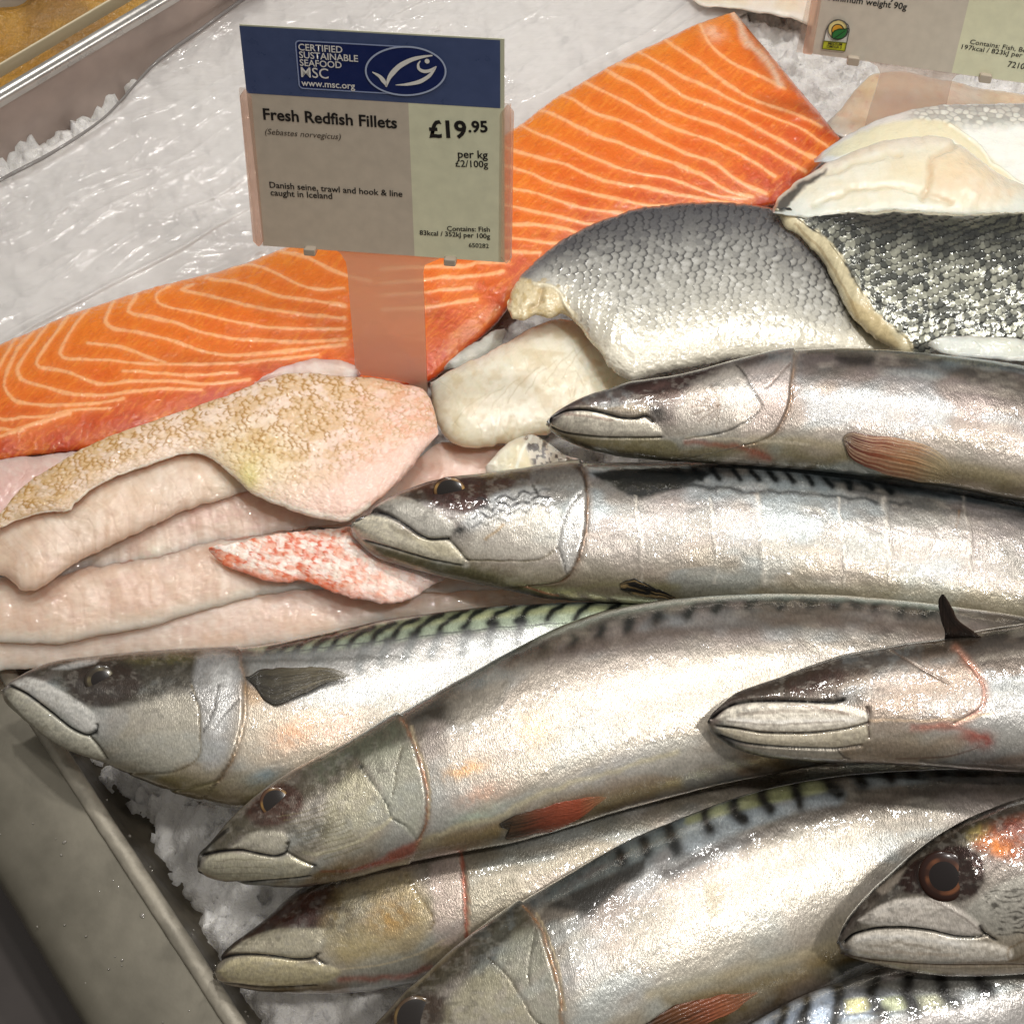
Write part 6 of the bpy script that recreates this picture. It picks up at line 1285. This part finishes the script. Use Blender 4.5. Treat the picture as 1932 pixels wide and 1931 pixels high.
    T('£19', (1292, 798), (1536, 803), .03, hs=1.0); T('.95', (1546, 766), (1672, 766), .03); T('per kg', (1478, 932), (1672, 938), .014); T('£2/100g', (1462, 990), (1674, 996), .010)
    T('Contains: Fish', (1408, 1406), (1685, 1412), .012); T('83kcal / 352kJ per 100g', (1230, 1432), (1686, 1456), .014); T('650282', (1548, 1512), (1678, 1518), .008)
    # holder: back plate with stem, side channels, clips
    yc = sh.l(Z2(85, 490))[1]; yd = sh.l(Z2(1800, 590))[1]; yt = (yc + yd) / 2 - .0005
    st = [sh.l(p) for p in ((540, 462), (620, 470), (642, 480), (652, 496), (655, 515), (660, 580), (668, 670), (672, 740), (806, 762), (803, 690), (800, 600), (797, 520), (800, 502), (812, 492), (850, 489), (930, 496))]
    outl = [(xl * .4 - .0012, -.0006)] + [tuple(p) for p in st[1:-1]] + [(xw + .0010, -.0006), (xw + .0010, yt), (xl * .4 - .0012, yt)]
    # plate split into the sheet behind the card and the stem below it
    slab('back_plate', sh, [(-.003, -.0006), (xw + .002, -.0006), (xw + .002, yt), (-.003, yt)], -.0022, -.0006, holder, acryl)
    slab('stem', sh, [tuple(p) for p in [sh.l((628, 470))] + st[2:13] + [sh.l((828, 490))]], -.0022, -.0006, holder, acryl_st)
    def channel(pts, nm='side_channel'):
        (xa, ya), (xb, yb_) = pts
        n = 26; t = np.linspace(0, 1, n); k = 16; a = np.linspace(0, 2 * np.pi, k, endpoint=False)
        r = np.minimum(1, np.sqrt(np.clip(1 - (np.abs(t - .5) * 2 - .96).clip(0) ** 2 / .04 ** 2, 0.02, 1)))
        V = []
        for ti, ri in zip(t, r):
            cx = xa + (xb - xa) * ti; cy = ya + (yb_ - ya) * ti
            for ang in a: V.append(sh.up(np.array([[cx + .0021 * ri * math.cos(ang), cy]]), .0004 + .0020 * ri * math.sin(ang))[0])
        i = np.arange(n - 1)[:, None] * k; j = np.arange(k)[None]; j2 = (j + 1) % k
        Q = np.stack([i + j, i + j2, i + k + j2, i + k + j], -1).reshape(-1, 4)
        ob = link(nm, mesh_np(nm, np.array(V) - origin(holder), Q), holder, acryl_ch)
        # the ridge line of the fold
        return ob
    channel((sh.l(Z2(98, 490)), sh.l(Z2(188, 1505)))); channel((sh.l(Z2(1802, 590)), sh.l(Z2(1790, 1615))))
    for p in (Z2(524, 1530), Z2(1430, 1596)):
        c_ = sh.l(p); slab('clip', sh, rrect(c_[0] - .0022, c_[1] - .0012, c_[0] + .0022, c_[1] + .0016, .0006, 3), -.0012, .0030, holder, solid('clip_plastic', (176, 164, 148), .2, 0), .0004)
sign_one()
Z3 = lambda x, y: (1495 + x * .2262, y * .2262)            # close-up pixels of the second sign
def sign_two():
    best = None
    for yaw in range(-40, 41, 2):
        for tilt in (14, 18, 22, 26):
            sh = Sheet(at((1720, 250), .024), tilt, yaw, Z3(120, 440), Z3(1932, 692))
            v = sh.w(Z3(195, 20)) - sh.w(Z3(105, 430)); v /= np.linalg.norm(v); sc = abs(v @ sh.ex) + .003 * abs(tilt - 18)
            if best is None or sc < best[0]: best = (sc, sh, tilt, yaw)
    sh = best[1]
    holder = empty('sign_holder', sh.w((1720, 245)), 'clear acrylic sign holder standing at the top right corner', 'sign holder', 'clear sign holders')
    card = empty('price_card', sh.up([[.045, 0]], 0)[0], 'grey and pale green price card with a green leaf badge, cut by the top edge', 'price card', 'price cards')
    xs = sh.l(Z3(1330, 600))[0]; xw = .088 * np.linalg.norm(sh.w((1511, 98)) - CAM) / .47 * .8; H = .07
    xw = max(xw, xs * 1.62)
    ysr = sh.l(Z3(1475, 0)); ysl = sh.l(Z3(1330, 600)); sl = (ysr[0] - ysl[0]) / (ysr[1] - ysl[1])
    slab('card_board', sh, [(0, 0), (xw, 0), (xw, H), (0, H)], -.0003, 0, card, edge_m)
    flat('left_panel', sh, [poly2([(0, 0), (xs, 0), (xs + sl * H, H), (0, H)])], .0002, card, grey_card)
    flat('price_panel', sh, [poly2([(xs, 0), (xw, 0), (xw, H), (xs + sl * H, H)])], .0002, card, lime)
    T = lambda s_, p, r, bo=.0, hs=1.: text('lettering', sh, s_, Z3(*p), Z3(*r), .0004, card, ink, bo, hs=hs)
    T('Minimum weight 90g', (300, 0), (950, 82), .014); T('y', (820, -6), (862, 0), .014)
    T('Contains: Fish, Bones', (1478, 364), (2040, 452), .006, .84); T('197kcal / 823kJ per 100g', (1408, 406), (2060, 500), .006, .84); T('721001', (1790, 556), (1990, 588), .008)
    # badge: arched outline, sun, leaf, green band
    P = lambda *p: [tuple(sh.l(Z3(*a))) for a in p]
    yel = solid('badge_green', (196, 200, 50), .5, 0); crm = solid('badge_cream', (236, 220, 150), .5, 0); org = solid('badge_orange', (226, 166, 50), .5, 0); grn = solid('badge_leaf_green', (40, 120, 56), .5, 0); gry = solid('badge_grey', (92, 92, 88), .5, 0)
    body = P((248, 402), (280, 250), (300, 205), (340, 172), (385, 160), (430, 172), (465, 205), (475, 245), (438, 422))
    bad = flat('badge', sh, [poly2(body)], .0004, card, white_ink); flat('badge_border', sh, [ribbon(body, [.00045, .00045], True)], .0010, bad, gry)
    circ = lambda cx, cy, r, n=28: [tuple(sh.l(Z3(cx + r * math.cos(a), cy + r * math.sin(a)))) for a in np.linspace(0, 2 * math.pi, n, endpoint=False)]
    flat('sun_ring', sh, [poly2(circ(378, 240, 82))], .0006, bad, crm); flat('sun_edge', sh, [ribbon(circ(378, 240, 82), [.0005, .0005], True)], .0011, bad, gry); flat('sun', sh, [poly2(circ(378, 250, 50))], .0007, bad, org); flat('sun_outline', sh, [ribbon(circ(378, 250, 50), [.0004, .0004], True)], .00075, bad, ink)
    leaf = P((330, 306), (332, 275), (352, 250), (390, 236), (430, 236), (466, 230), (462, 260), (445, 295), (415, 315), (375, 322), (345, 318)); flat('leaf', sh, [poly2(leaf)], .0009, bad, grn); flat('leaf_outline', sh, [ribbon(leaf, [.00045, .00045], True)], .00115, bad, solid('leaf_edge_print', (16, 48, 24), .5, 0))
    flat('leaf_vein', sh, [ribbon(np.array(P((350, 312), (390, 285), (440, 250))), [.0003, .0004, .0002])], .0012, bad, ink)
    bd = P((262, 335), (452, 352), (438, 420), (248, 400)); flat('badge_band', sh, [poly2(bd)], .0007, bad, yel); flat('band_border', sh, [ribbon(np.array(bd + bd[:1]), [.0004, .0004])], .0012, bad, solid('band_edge_print', (90, 96, 20), .5, 0))
    text('lettering', sh, 'MEDIUM', Z3(298, 364), Z3(412, 374), .0013, bad, ink, .02); text('lettering', sh, 'OMEGA 3', Z3(284, 388), Z3(408, 398), .0013, bad, ink, .02)
    slab('back_plate', sh, [(-.0045, -.0006), (xw + .002, -.0006), (xw + .002, H - .02), (-.0045, H - .02)], -.0022, -.0006, holder, acryl)
    st = [sh.l(p) for p in ((1640, 118), (1655, 126), (1661, 140), (1655, 165), (1642, 205), (1622, 275), (1770, 300), (1788, 190), (1797, 152), (1804, 144), (1820, 140))]
    slab('stem', sh, st, -.0022, -.0006, holder, clear('acrylic_stem_pale', (.97, .94, .92), .26, .1, (.95, .85, .78))[0])
    a, b = sh.l(Z3(85, 436)), sh.l(Z3(190, -200)); d = b - a
    slab('side_channel', sh, [tuple(a), tuple(a + [.0042, 0]), tuple(b + [.0042, 0]), tuple(b)], -.0010, .0024, holder, acryl_ch, .0007)
    for p in (Z3(505, 500), Z3(1605, 645)):
        c_ = sh.l(p); slab('clip', sh, rrect(c_[0] - .0026, c_[1] - .0016, c_[0] + .0026, c_[1] + .0020, .0007, 3), -.0012, .0030, holder, solid('clip_plastic', (176, 164, 148), .2, 0), .0004)
sign_two()
